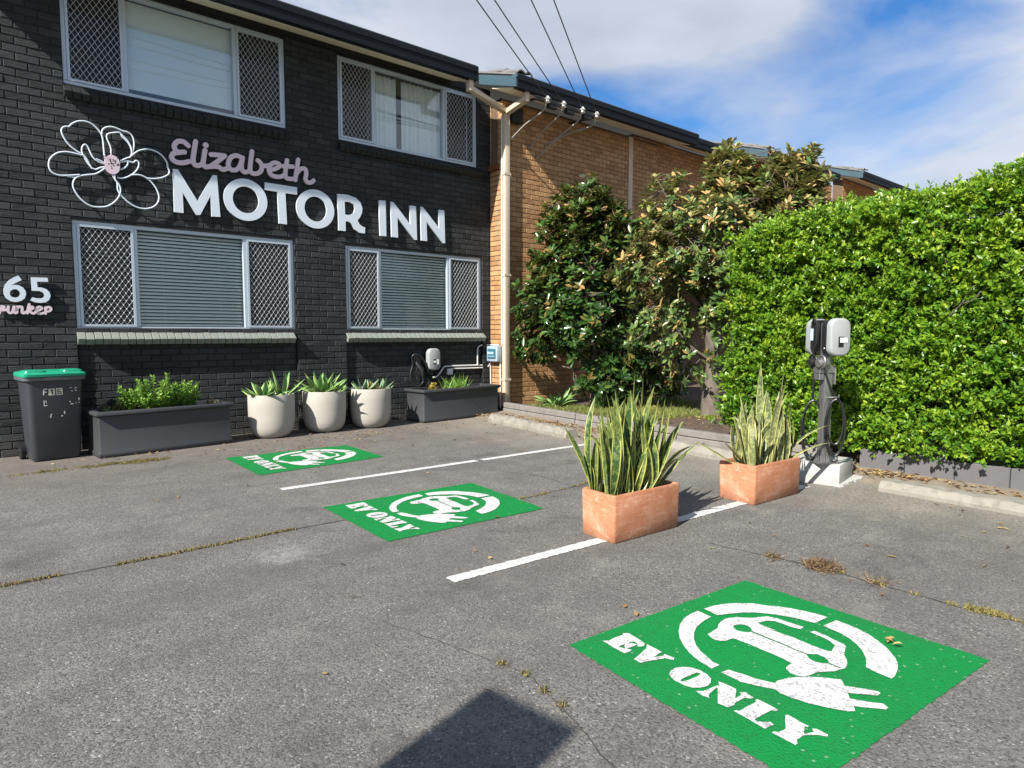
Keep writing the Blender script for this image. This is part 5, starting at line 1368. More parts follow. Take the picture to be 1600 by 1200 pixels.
# ================================================================== CEMENT POTS AND AGAVES
def strap_leaf(L, W, lean, az, bend, twist, prof, nseg=11, chan=0.28, side=0.0):
    """a curved strap: returns V, F(quads), UV"""
    p = Vector((0, 0, 0)); th = lean
    V, UV = [], []
    for i in range(nseg + 1):
        t = i / nseg
        d = Vector((math.sin(th) * math.cos(az), math.sin(th) * math.sin(az), math.cos(th)))
        s0 = Vector((-math.sin(az), math.cos(az), 0))
        n0 = s0.cross(d)
        tw = twist * t
        s = s0 * math.cos(tw) + n0 * math.sin(tw)
        n = s.cross(d)
        w = W * prof(t) / 2
        for k, u in ((-1, 0.0), (-0.5, 0.25), (0, 0.5), (0.5, 0.75), (1, 1.0)):
            V.append(p + s * (w * k) + n * (w * chan * 2 * (k * k)))
            UV.append((u, t * L))
        p = p + d * (L / nseg) + s0 * (side * t * L / nseg)
        th += bend / nseg * (0.4 + 1.2 * t)
    F = []
    for i in range(nseg):
        for k in range(4):
            a = i * 5 + k
            F.append((a, a + 1, a + 6, a + 5))
    return np.array([tuple(v) for v in V]), np.array(F), np.array(UV)

def add_leaf(parent, base, args, mat, name='leaf'):
    V, F, UV = strap_leaf(*args[0], **args[1])
    me = np_mesh(name, V, F, None, UV)
    me.polygons.foreach_set('use_smooth', [True] * len(me.polygons))
    return link(name, me, mat, parent, loc=base)

snake_prof = lambda t: (0.55 + 0.45 * min(1, t / 0.35)) * (1.0 if t < 0.6 else max(0.02, (1 - ((t - 0.6) / 0.4) ** 1.8)))
agave_prof = lambda t: (0.62 + 0.38 * math.sin(min(1, t / 0.55) * math.pi / 2)) * (1.0 if t < 0.5 else max(0.015, 1 - ((t - 0.5) / 0.5) ** 1.5))

def cement_pot(label, x, y, Rr=0.288, h=0.56):
    t = thing('cement_pot', label, 'plant pot', (x, y, 0), 0, 'pale cement pots along the black wall')
    prof = [(0.001, 0.0), (0.15, 0.0), (0.185, 0.008), (0.225, 0.035), (0.258, 0.085), (0.276, 0.15), (0.285, 0.24), (Rr, 0.4), (Rr, h - 0.012), (Rr - 0.006, h), (Rr - 0.024, h), (Rr - 0.03, h - 0.012), (Rr - 0.034, h - 0.11)]
    m = MB(); m.lathe(prof, seg=48)
    m.build('pot_body', M['pot'], t, smooth=True)
    m = MB(); m.lathe([(0.001, h - 0.05), (0.12, h - 0.052), (Rr - 0.031, h - 0.06)], seg=32)
    m.build('soil', M['soil'], t)
    return t
cement_pot('leftmost of the three pale cement pots, with two agaves in it', 2.95, 8.42)
cement_pot('middle pale cement pot, topped by the fullest agave', 3.685, 8.45)
cement_pot('pale cement pot nearest the charcoal trough, with three small plants', 4.37, 8.42)

def agave(label, x, y, z, n, L, W, lean0, lean1, mat='agave', seed=0):
    rr = random.Random(seed)
    t = thing('agave_plant', label, 'agave', (x, y, z), 0, 'agaves in the pale cement pots')
    for k in range(n):
        f = (k + 0.5) / n
        az = k * 2.39996 + rr.uniform(-.25, .25)
        lean = lean0 + (lean1 - lean0) * f + rr.uniform(-.1, .1)
        Lk = L * rr.uniform(0.8, 1.1) * (0.75 + 0.3 * f)
        add_leaf(t, (0.012 * math.cos(az), 0.012 * math.sin(az), 0.0), ((Lk, W * rr.uniform(.85, 1.1), lean, az, rr.uniform(0.0, 0.5), rr.uniform(-.25, .25), agave_prof), dict(nseg=9, chan=0.30)), M[mat])
    return t
agave('low wide green agave on the left side of the leftmost pot', 2.83, 8.36, 0.51, 16, 0.33, 0.085, 0.15, 1.25, 'agave', 1)
agave('taller upright agave with few long leaves on the right of the leftmost pot', 3.09, 8.41, 0.51, 9, 0.44, 0.070, 0.05, 1.15, 'agave', 5)
agave('largest agave, with many deep green leaves, in the middle pot', 3.65, 8.47, 0.51, 24, 0.40, 0.095, 0.05, 1.25, 'agave', 3)
agave('bright green agave offset at the front of the middle pot', 3.80, 8.33, 0.51, 14, 0.25, 0.065, 0.1, 1.2, 'agave', 4)
agave('small grey agave on the left of the pot nearest the trough', 4.25, 8.40, 0.51, 10, 0.29, 0.070, 0.1, 1.35, 'agave_grey', 8)
agave('small grey agave on the right rim of the pot nearest the trough', 4.52, 8.38, 0.51, 10, 0.29, 0.060, 0.05, 1.6, 'agave_grey', 9)
bush('succulent', 'orange tipped yellow succulent between two small agaves in a cement pot', 'succulent', (4.40, 8.40, 0.50), 0.10, 0.08, 0.16, 22, 0.035, M['yellow_succ'], 18)

# ================================================================== TERRACOTTA TROUGHS AND SNAKE PLANTS
def terracotta(label, loc, rz, L, dpt, h):
    t = thing('terracotta_trough', label, 'planter', loc, rz, 'terracotta troughs on the white line')
    m = MB()
    r_ = 0.018
    rings = [rrect(L / 2, dpt / 2, L - 0.025, dpt - 0.025, r_, 0.0, 3), rrect(L / 2, dpt / 2, L - 0.012, dpt - 0.012, r_, 0.012, 3), rrect(L / 2, dpt / 2, L, dpt, r_, h - 0.012, 3), rrect(L / 2, dpt / 2, L - 0.010, dpt - 0.010, r_, h, 3),
             rrect(L / 2, dpt / 2, L - 0.045, dpt - 0.045, r_, h, 3), rrect(L / 2, dpt / 2, L - 0.055, dpt - 0.055, r_, h - 0.012, 3), rrect(L / 2, dpt / 2, L - 0.06, dpt - 0.06, r_, h - 0.09, 3)]
    loft(m, rings, True, False)
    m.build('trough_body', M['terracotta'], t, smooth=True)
    m = MB(); m.add(rrect(L / 2, dpt / 2, L - 0.058, dpt - 0.058, r_, h - 0.05, 3), [tuple(range(16))])
    m.build('soil', M['soil'], t)
    return t
T1 = terracotta('nearer terracotta trough, standing alone on the white line', (3.055, 2.655, 0), R(-3.2), 0.64, 0.31, 0.310)
T2 = terracotta('farther terracotta trough, beside the charging post block', (4.60, 2.578, 0), R(-3.2), 0.66, 0.335, 0.310)

def snake(label, T, L, dpt, h, n, hmin, hmax, mat, seed, extra):
    rr = random.Random(seed)
    t = thing('snake_plant', label, 'snake plant', T.location + Vector((0, 0, h - 0.055)), T.rotation_euler.z, 'snake plants in the terracotta troughs')
    for k in range(n):
        x = L * (0.08 + 0.84 * ((k * 0.618) % 1)); y = dpt * rr.uniform(0.15, 0.85)
        az = math.atan2((y - dpt / 2) * 1.2 + rr.gauss(0, .08), (x - L / 2) * 0.9 + rr.gauss(0, .14))
        edge = abs(x - L / 2) / (L / 2)
        lean = (abs(rr.gauss(0.03, 0.09)) + 0.03 * edge) if k % 4 else rr.uniform(0.15, 0.45)
        if k % 4 == 0: az = rr.uniform(-3.14, 3.14); lean *= 0.55 if edge > 0.6 else 1.0
        Lk = rr.uniform(hmin, hmax) * (1.0 - 0.12 * edge) * (0.85 if k % 4 == 0 else 1.0)
        bend = rr.choice([0, 0.05, 0.2, 0.5, 1.0, -0.35, -0.7])
        add_leaf(t, (x, y, 0), ((Lk, rr.uniform(0.045, 0.068), lean, az + rr.gauss(0, .5), bend, rr.uniform(-1.3, 1.3), snake_prof), dict(nseg=12, chan=rr.uniform(0.08, 0.3), side=rr.uniform(-.35, .35))), M[mat])
    for (x, y, Lk, W, lean, az, bend, tw) in extra:
        add_leaf(t, (x, y, 0), ((Lk, W, lean, az, bend, tw, snake_prof), dict(nseg=14, chan=0.2)), M[mat])
    return t
snake('snake plant with dark banded yellow edged leaves in the nearer terracotta trough', T1, 0.64, 0.31, 0.31, 72, 0.30, 0.78, 'snake', 21,
      [(0.16, .16, .86, .055, .30, 0.0, -.25, 1.2), (0.06, .12, .58, .042, .10, 3.0, .1, .4), (0.20, .08, .72, .060, .42, -0.1, -.1, .8), (0.40, .2, .80, .055, .12, 0.3, .05, 1.6),
       (0.30, .06, .55, .055, .55, 0.2, -.15, .9), (0.52, .18, .66, .055, .25, 0.1, .1, 1.0), (0.55, .14, .50, .05, .75, -.1, 0.6, .4), (0.35, .06, .50, .05, .65, -.15, -.4, .6), (0.12, .10, .62, .058, .35, 0.1, .5, 1.1), (0.45, .08, .60, .06, .30, 2.9, .9, .8), (0.25, .22, .80, .055, .25, .4, .9, .5), (0.5, .1, .45, .06, .2, -1.2, 1.3, .4)])
snake('snake plant with paler greyish leaves in the terracotta trough beside the charging post', T2, 0.66, 0.335, 0.31, 60, 0.28, 0.72, 'snake2', 33,
      [(0.58, .17, .56, .060, .30, -0.5, -.3, .9), (0.54, .14, .62, .045, .75, -.35, 0.9, .3), (0.56, .10, .48, .045, .95, -.5, .8, .3), (0.08, .18, .46, .060, .95, 2.6, .25, .3), (0.10, .12, .40, .055, .70, 2.9, .4, .3),
       (0.36, .2, .84, .055, .05, 1.0, -.08, .9), (0.47, .2, .76, .055, .18, -.4, 0, 1.2)])

# ================================================================== CHARGING POST
cp = thing('charging_post', 'steel charging post carrying two back-to-back car chargers and looped black cables', 'car charger', (5.785, 2.60, 0.19), R(-28))
m = MB(); m.box(-0.039, 0.039, -0.039, 0.039, 0.012, 1.24)
m.build('post', M['steel'], cp, bevel=0.006, seg=2)
m = MB(); m.box(-0.10, 0.10, -0.10, 0.10, 0.002, 0.014)
for a in range(4):
    s, c = math.sin(a * math.pi / 2), math.cos(a * math.pi / 2)
    m.add([(c * .046 - s * .004, s * .046 + c * .004, .015), (c * .095 - s * .004, s * .095 + c * .004, .015), (c * .046 - s * .004, s * .046 + c * .004, .11),
           (c * .046 + s * .004, s * .046 - c * .004, .015), (c * .095 + s * .004, s * .095 - c * .004, .015), (c * .046 + s * .004, s * .046 - c * .004, .11)],
          [(0, 1, 2), (5, 4, 3), (0, 3, 4, 1), (1, 4, 5, 2), (2, 5, 3, 0)])
bp = m.build('base_plate', M['steel'], cp)
for sx in (-1, 1):
    for sy in (-1, 1):
        m = MB(); m.tube([(sx * .08, sy * .08, 0.012), (sx * .08, sy * .08, 0.065)], 0.007, 6); m.tube([(sx * .08, sy * .08, 0.014), (sx * .08, sy * .08, 0.026)], 0.013, 6)
        m.build('anchor_bolt', M['steel'], bp)
def charger(sy):
    z = 1.115
    m = MB(); rounded_prism(m, 0, z, 0.185, 0.30, 0.055, 0.113, 0.047)
    if sy < 0: m.v = [(-x, -y, zz) for x, y, zz in m.v]
    h = m.build('charger_housing', M['black_plastic'], cp, smooth=True)
    m = MB(); rounded_prism(m, 0, z, 0.195, 0.325, 0.07, 0.172, 0.115)
    if sy < 0: m.v = [(-x, -y, zz) for x, y, zz in m.v]
    c = m.build('charger_cover', M['charger_white'], cp, smooth=True)
    f = lambda x0, x1, y0, y1, z0, z1, nm, mat, par: (lambda q: (q.box(*( (x0, x1, y0, y1) if sy > 0 else (-x1, -x0, -y1, -y0)), z0, z1), q.build(nm, M[mat], par)))(MB())
    f(-0.025, 0.025, 0.1705, 0.175, z - 0.085, z + 0.005, 'status_panel', 'black_plastic', c)
    f(-0.06, 0.012, 0.1755, 0.1775, z - 0.045, z - 0.005, 'sticker', 'sticker', c)
    f(-0.0985, -0.0955, 0.062, 0.098, z - 0.03, z + 0.075, 'label_plate', 'blue_screen', h) if sy > 0 else f(0.0955, 0.0985, 0.085, 0.095, z - 0.10, z - 0.09, 'label_plate', 'sticker', h)
charger(1); charger(-1)
m = MB(); m.box(-0.10, 0.06, -0.05, 0.05, 0.80, 0.865); m.box(-0.095, -0.048, -0.04, 0.04, 0.74, 0.80)
m.box(0.047, 0.055, -0.06, 0.06, 0.70, 0.86)
m.build('bracket', M['steel'], cp, bevel=0.004, seg=1)
for sy in (1, -1):
    m = MB()
    c0 = Vector((-0.075, sy * 0.055, 0.90))
    ring = [(c0.x - 0.02, c0.y + 0.052 * math.cos(a * math.pi / 8), c0.z + 0.055 * math.sin(a * math.pi / 8)) for a in range(17)]
    m.tube(ring, 0.010, 6); m.tube([(c0.x + 0.03, c0.y, c0.z), (c0.x - 0.02, c0.y, c0.z - .005), (c0.x - 0.055, c0.y, c0.z - 0.015)], [0.04, 0.042, 0.034], 12)
    m.build('plug_holster', M['black_plastic'] if sy > 0 else M['steel'], cp, smooth=True)
def coil(name, c, a0, rad, hgt, turns, ph, feed):
    m = MB()
    pts = list(feed)
    ax = Vector((math.cos(a0), math.sin(a0), 0)); nx = Vector((-math.sin(a0), math.cos(a0), 0))
    for k in range(turns * 20 + 1):
        t = k / 20 * 2 * math.pi + ph
        q = k / (turns * 20)
        s = 1 + 0.13 * math.sin(k * 0.11 + ph)
        pts.append(Vector(c) + ax * (rad * s * math.cos(t)) + Vector((0, 0, hgt * s * math.sin(t) - (hgt * s - hgt) )) + nx * (0.05 * (q - 0.5)))
    m.tube(pts, 0.0092, 7)
    m.build(name, M['cable'], cp, smooth=True)
coil('charging_cable', (-0.075, 0.06, 0.31), R(150), 0.080, 0.245, 3, math.pi / 2, [(-0.06, 0.08, 1.0), (-0.085, 0.05, 0.85), (-0.085, 0.05, 0.70)])
coil('charging_cable', (0.02, -0.115, 0.35), R(150), 0.075, 0.23, 3, math.pi / 2, [(-0.06, -0.07, 1.0), (-0.08, -0.075, 0.85), (-0.05, -0.11, 0.70)])
m = MB(); m.tube([(0.0, -0.045, 0.585), (0.0, -0.17, 0.60), (0.0, -0.175, 0.625)], 0.006, 6); m.tube([(0.0, 0.045, 0.565), (0.0, 0.13, 0.575), (0.0, 0.135, 0.60)], 0.006, 6)
m.build('cable_hook', M['steel'], cp)
m = MB(); m.tube(catmull([(-0.105, 0.07, 1.235), (-0.112, 0.03, 1.27), (-0.108, -0.01, 1.2), (-0.105, 0.0, 1.08), (-0.098, 0.04, 1.0), (-0.09, 0.06, 0.94)], 5), 0.010, 7)
m.build('lead_cable', M['cable'], cp, smooth=True)

bk = thing('concrete_footing', 'whitewashed concrete block under the charging post', 'concrete block', (5.752, 2.437, 0), R(10))
m = MB(); m.box(-0.0, 0.47, 0.0, 0.47, -0.02, 0.19); m.build('footing_block', M['white_concrete'], bk, bevel=0.012, seg=2)
m = MB(); m.prism(rough_edge([(0.0, -0.015), (0.42, -0.09), (0.72, -0.05), (0.70, 0.12), (0.46, 0.2), (0.0, 0.05)], 0.03, 0.012), [], lambda a, b, d: (a, b, d), -0.01, 0.022)
m.build('mortar_skirt', M['white_concrete'], bk)

# ================================================================== WHEEL STOPS, SLEEPER EDGE, GARDEN
def wheel_stop(label, a, b, w=0.20, h=0.115):
    a, b = Vector(a), Vector(b)
    L = (b - a).length
    t = thing('wheel_stop', label, 'wheel stop', (a.x, a.y, 0), math.atan2(b.y - a.y, b.x - a.x), 'concrete wheel stops along the garden')
    m = MB()
    prof = [(0.0, -0.01), (w, -0.01), (w, h * 0.35), (w - 0.03, h - 0.012), (w - 0.05, h), (0.05, h), (0.03, h - 0.012), (0.0, h * 0.35)]
    n = int(L / 0.06)
    rings = []
    for i in range(n + 1):
        jz = random.gauss(0, 0.003) - (0.012 if random.random() < 0.08 else 0)
        jy = random.gauss(0, 0.0025)
        rings.append([(L * i / n, p + jy, q + (jz if q > 0.05 else 0) + (random.gauss(0, .002) if q > 0 else 0)) for p, q in prof])
    loft(m, rings)
    m.build('stop_body', M['kerb'], t, smooth=False)
    return t
wheel_stop('concrete wheel stop near the tan corner with leaves heaped behind it', (5.99, 7.75), (5.76, 5.83))
wheel_stop('concrete wheel stop seen behind the nearer snake plant', (6.12, 4.95), (5.93, 3.10))
wheel_stop('weathered concrete wheel stop right of the charging post, under the hedge', (5.86, 2.16), (5.82, 0.30), 0.25, 0.085)

m = MB()
ys = [-2.5, 0.3, 1.2, 2.2, 3.2, 4.5, 6.0, 7.4, 8.45]
for i in range(len(ys) - 1):
    for (xa, za, xb, zb) in ((6.02, -0.012, 6.30, 0.028), (6.30, 0.028, 7.2, 0.07)):
        n = 6
        m.add([(xa, ys[i], za), (xb, ys[i], zb), (xb, ys[i + 1], zb), (xa, ys[i + 1], za)], [(0, 1, 2, 3)])
tag(m.build('dirt_verge', M['verge']), kind='structure')
m = MB(); m.box(6.86, 26, -2.5, 9.6, -0.05, 0.115)
tag(m.build('garden_bed', M['bed_soil']), kind='structure')

sl_ = thing('timber_edging', 'weathered grey timber sleepers edging the garden below the magnolias', 'garden edging', (6.8, 6.5, 0))
for (a, b, z, h, w) in (((6.84, 8.38), (6.68, 6.55), 0.0, 0.19, 0.10), ((6.678, 6.53), (6.62, 4.75), 0.0, 0.185, 0.10), ((6.62, 4.73), (6.60, 2.9), 0.0, 0.18, 0.10)):
    m = MB()
    for zz0, zz1, o in ((0.01, h * 0.52, 0.0), (h * 0.53, h, 0.012)):
        m.bar((a[0] + o, a[1], (zz0 + zz1) / 2), (b[0] + o, b[1], (zz0 + zz1) / 2), w, zz1 - zz0 - 0.004)
    m.build('sleeper', M['sleeper'], sl_, loc=-Vector(sl_.location), bevel=0.008, seg=1)
rw = thing('retaining_wall', 'low grey block wall under the hedge, leaf shadows on its face', 'low wall', (6.68, 1.0, 0))
for k in range(12):
    y1 = 2.62 - k * 0.40
    m = MB(); m.box(6.61 + random.uniform(-.004, .004), 6.76, y1 - 0.394, y1, 0.0, 0.215 + random.uniform(-.004, .004))
    m.build('wall_block', M['block_wall'], rw, loc=-Vector(rw.location), bevel=0.006, seg=1)

# grass under the magnolias
pts = [(random.uniform(7.0, 8.6), random.uniform(5.6, 7.6), 0.11) for k in range(500)] + [(random.gauss(7.5, .22), random.gauss(7.95, .12), 0.11) for k in range(160)] + [(random.uniform(8.0, 10.0), random.uniform(5.0, 7.4), 0.11) for k in range(400)]
blades('garden_grass', pts, 14, 0.05, 0.07, 0.008, M['grass'], None, 0.6)
g = thing('fern_clump', 'bright yellow green ferny plant at the foot of the tan wall', 'fern', (7.62, 7.95, 0.11))
for k in range(26):
    az = k * 2.4; ln = random.uniform(0.4, 1.15)
    add_leaf(g, (0.10 * math.cos(az), 0.08 * math.sin(az), 0), ((random.uniform(0.28, 0.48), 0.075, ln, az, random.uniform(0.5, 1.1), 0, agave_prof), dict(nseg=8, chan=0.25)), M['agave'], 'frond')
litter('garden_leaf_litter', [(6.36, 7.2, 0.12, 0.7, 420, 0.035), (6.40, 5.4, 0.12, 0.8, 260, 0.035), (6.45, 8.15, .14, .14, 90, 0.03), (6.42, 2.3, 0.09, 0.25, 150, 0.035), (6.42, 1.2, 0.10, 0.6, 120, 0.035), (7.4, 6.2, 0.25, 0.8, 260, 0.12), (8.3, 5.2, 0.3, 0.4, 160, 0.12)], 0.06)

# ================================================================== TREES
def magnolia(label, loc, trunk, limbs, lobes, n_whorl, mat, leafL, seed, flowers=()):
    rr = random.Random(seed); rg = np.random.default_rng(seed)
    t = thing('magnolia_tree', label, 'tree', loc, 0, 'magnolias in front of the tan wall')
    m = MB()
    m.tube(catmull([p for p, r_ in trunk], 5), [r_ for r_ in np.interp(np.linspace(0, len(trunk) - 1, (len(trunk) - 1) * 5 + 1), range(len(trunk)), [r_ for p, r_ in trunk])], 10)
    # sample whorl positions through the lobes, denser towards the outside
    vol = np.array([l[1][0] * l[1][1] * l[1][2] for l in lobes]) * np.array([l[2] for l in lobes])
    pick = rg.choice(len(lobes), n_whorl, p=vol / vol.sum())
    u = rg.normal(size=(n_whorl, 3)); u /= np.linalg.norm(u, axis=1, keepdims=True)
    rad = rg.uniform(0.25, 1.0, n_whorl) ** 0.5
    C0 = np.array([lobes[i][0] for i in pick]); Rr = np.array([lobes[i][1] for i in pick])
    bump = 1 + 0.22 * np.sin(u[:, 0] * 7 + C0[:, 0] * 9) * np.cos(u[:, 2] * 6 + u[:, 1] * 5)
    P = C0 + u * Rr * (rad * bump)[:, None]
    P = P[P[:, 2] > 0.10]
    n_whorl = len(P)
    u = P - np.array([0, 0, 0.45 * max(l[0][2] for l in lobes)]); u /= np.linalg.norm(u, axis=1, keepdims=True)
    axis = u * 0.8 + np.array([-0.20, -0.15, 0.70]) + rg.normal(size=(n_whorl, 3)) * 0.35
    axis /= np.linalg.norm(axis, axis=1, keepdims=True)
    # limbs reach out to some of the whorls
    far = rg.choice(n_whorl, limbs, replace=False)
    nodes = []
    T_ = [Vector(p) for p, r_ in trunk]
    for k in far:
        e = Vector(P[k])
        hz = max(T_[0].z + 0.9, min(T_[-1].z, e.z * rr.uniform(0.5, 0.8)))
        i = min(range(len(T_)), key=lambda j: abs(T_[j].z - hz))
        s = T_[i]
        mid = s.lerp(e, 0.5) + Vector((rr.gauss(0, .08), rr.gauss(0, .08), -0.06))
        pts = catmull([s, mid, e], 5)
        m.tube(pts, [0.022 * (1 - 0.75 * q / (len(pts) - 1)) for q in range(len(pts))], 6)
        nodes += pts[3:]
    nd = np.array([tuple(p) for p in nodes])
    m.build('trunk', M['bark'], t, smooth=True)
    tw = MB()
    for k in range(0, n_whorl, 2):
        d = ((nd - P[k]) ** 2).sum(1); j = int(d.argmin())
        if d[j] < 0.5: tw.tube([nd[j], (nd[j] + P[k]) / 2 + rg.normal(size=3) * 0.02, P[k]], [0.008, 0.006, 0.004], 4, False)
    tw.build('twigs', M['bark'], t, kind='stuff')
    per = 12
    N = n_whorl * per
    A = np.repeat(axis, per, 0)
    ref = rg.normal(size=(N, 3)); rdl = ref - A * (ref * A).sum(1, keepdims=True); rdl /= np.linalg.norm(rdl, axis=1, keepdims=True)
    dirs = rdl * rg.uniform(0.5, 1.1, N)[:, None] + A * rg.uniform(0.1, 0.85, N)[:, None]
    pos = np.repeat(P, per, 0) - A * rg.uniform(0, 0.08, N)[:, None]
    L = leafL * rg.uniform(0.65, 1.15, N)
    V, F, k = long_leaves(pos, dirs, A + rg.normal(size=(N, 3)) * 0.25, L, L * rg.uniform(0.33, 0.42, N), 0.16, 0.16)
    hi = np.repeat((P[:, 2] - P[:, 2].min()) / np.ptp(P[:, 2]), per)
    tint = np.clip(0.30 + 0.25 * rg.normal(size=N) * 0.9 + 0.18 * hi, 0, 0.8)
    young = np.repeat(rg.random(n_whorl), per) < (0.10 + 0.60 * hi ** 2)
    tint = np.where(young & (rg.random(N) < 0.6), rg.uniform(0.75, 1.0, N), tint)
    o = link('crown', np_mesh('crown', V, F, np.repeat(tint, k)), M[mat], t, 'stuff')
    for (fx_, fy_, fz_, brown) in flowers:
        g = MB()
        for k in range(8):
            az = k * 0.785; 
            d = Vector((math.cos(az), math.sin(az), 0.7 if not brown else -0.3)).normalized()
            sd = Vector((-math.sin(az), math.cos(az), 0))
            g.add([(0, 0, 0), d * 0.05 + sd * 0.03, d * 0.10, d * 0.05 - sd * 0.03], [(0, 1, 2, 3)])
        g.build('bloom', M['petal_brown' if brown else 'petal'], t, loc=(fx_, fy_, fz_))
    return t

# local right-hand direction seen from the car park is about (0.55, -0.84)
magnolia('dense dark magnolia standing against the tan brick wall', (8.02, 7.42, 0.11),
         [((0, 0, 0), .10), ((0.02, 0.02, 0.6), .085), ((-0.03, 0, 1.3), .07), ((0.04, 0.02, 2.2), .05), ((0.0, 0, 3.1), .02)], 26,
         [((-0.12, 0.12, 1.75), (1.0, 0.80, 0.9), 1.0), ((-0.12, 0.12, 2.75), (0.86, 0.70, 0.80), 1.0), ((-0.12, 0.1, 3.35), (0.55, 0.5, 0.45), 0.9), ((0.45, -0.25, 0.95), (0.65, 0.6, 0.75), 1.0),
          ((-0.72, 0.52, 1.55), (0.55, 0.42, 0.62), 1.0), ((-0.62, 0.45, 2.3), (0.45, 0.40, 0.45), 1.0), ((0.35, -0.1, 2.6), (0.6, 0.6, 0.75), 0.9), ((-0.90, 0.65, 0.95), (0.36, 0.3, 0.25), 1.0), ((0.1, -.3, 0.45), (0.7, 0.45, 0.38), 0.8), ((0.8, -0.75, 0.5), (0.5, 0.5, 0.42), 0.9)],
         2700, 'magnolia', 0.14, 5, [(-0.35, 0.0, 3.72, False), (-0.62, -0.25, 2.35, True), (0.05, -0.85, 1.85, True), (-0.2, -0.75, 1.95, True), (0.45, -.75, 2.1, True), (0.05, -0.72, 2.5, False), (0.5, -.7, 2.35, False)])
magnolia('taller open magnolia with bronze tipped leaves between the dark magnolia and the hedge', (8.50, 5.50, 0.11),
         [((0, 0, 0), .17), ((0.0, 0.02, 0.25), .135), ((0.03, 0.0, 0.8), .115), ((-0.03, 0.05, 1.5), .085), ((0.04, 0.0, 2.4), .06), ((0.02, 0.0, 3.3), .025)], 40,
         [((0.0, 0.0, 2.55), (1.05, 1.05, 0.85), 0.8), ((-0.50, 0.75, 2.25), (0.60, 0.60, 0.75), 0.8), ((0.10, -0.10, 3.55), (0.36, 0.36, 0.52), 2.4), ((0.55, -0.85, 3.15), (0.55, 0.55, 0.65), 1.9),
          ((-0.35, 0.60, 3.15), (0.45, 0.45, 0.55), 0.9), ((-0.45, 0.6, 1.2), (0.55, 0.55, 0.45), 0.65), ((0.2, -.3, 1.7), (0.7, 0.7, 0.6), 0.6), ((0.7, -1.05, 2.5), (0.55, 0.5, 0.6), 0.8), ((-.15, .2, 0.75), (.5, .55, .3), .4), ((0.62, -0.95, 3.6), (0.26, 0.26, 0.32), 2.5), ((0.35, -0.5, 3.3), (0.5, 0.5, 0.45), 1.6)],
         1900, 'magnolia2', 0.135, 9, [(-0.52, 0.72, 3.55, False)])

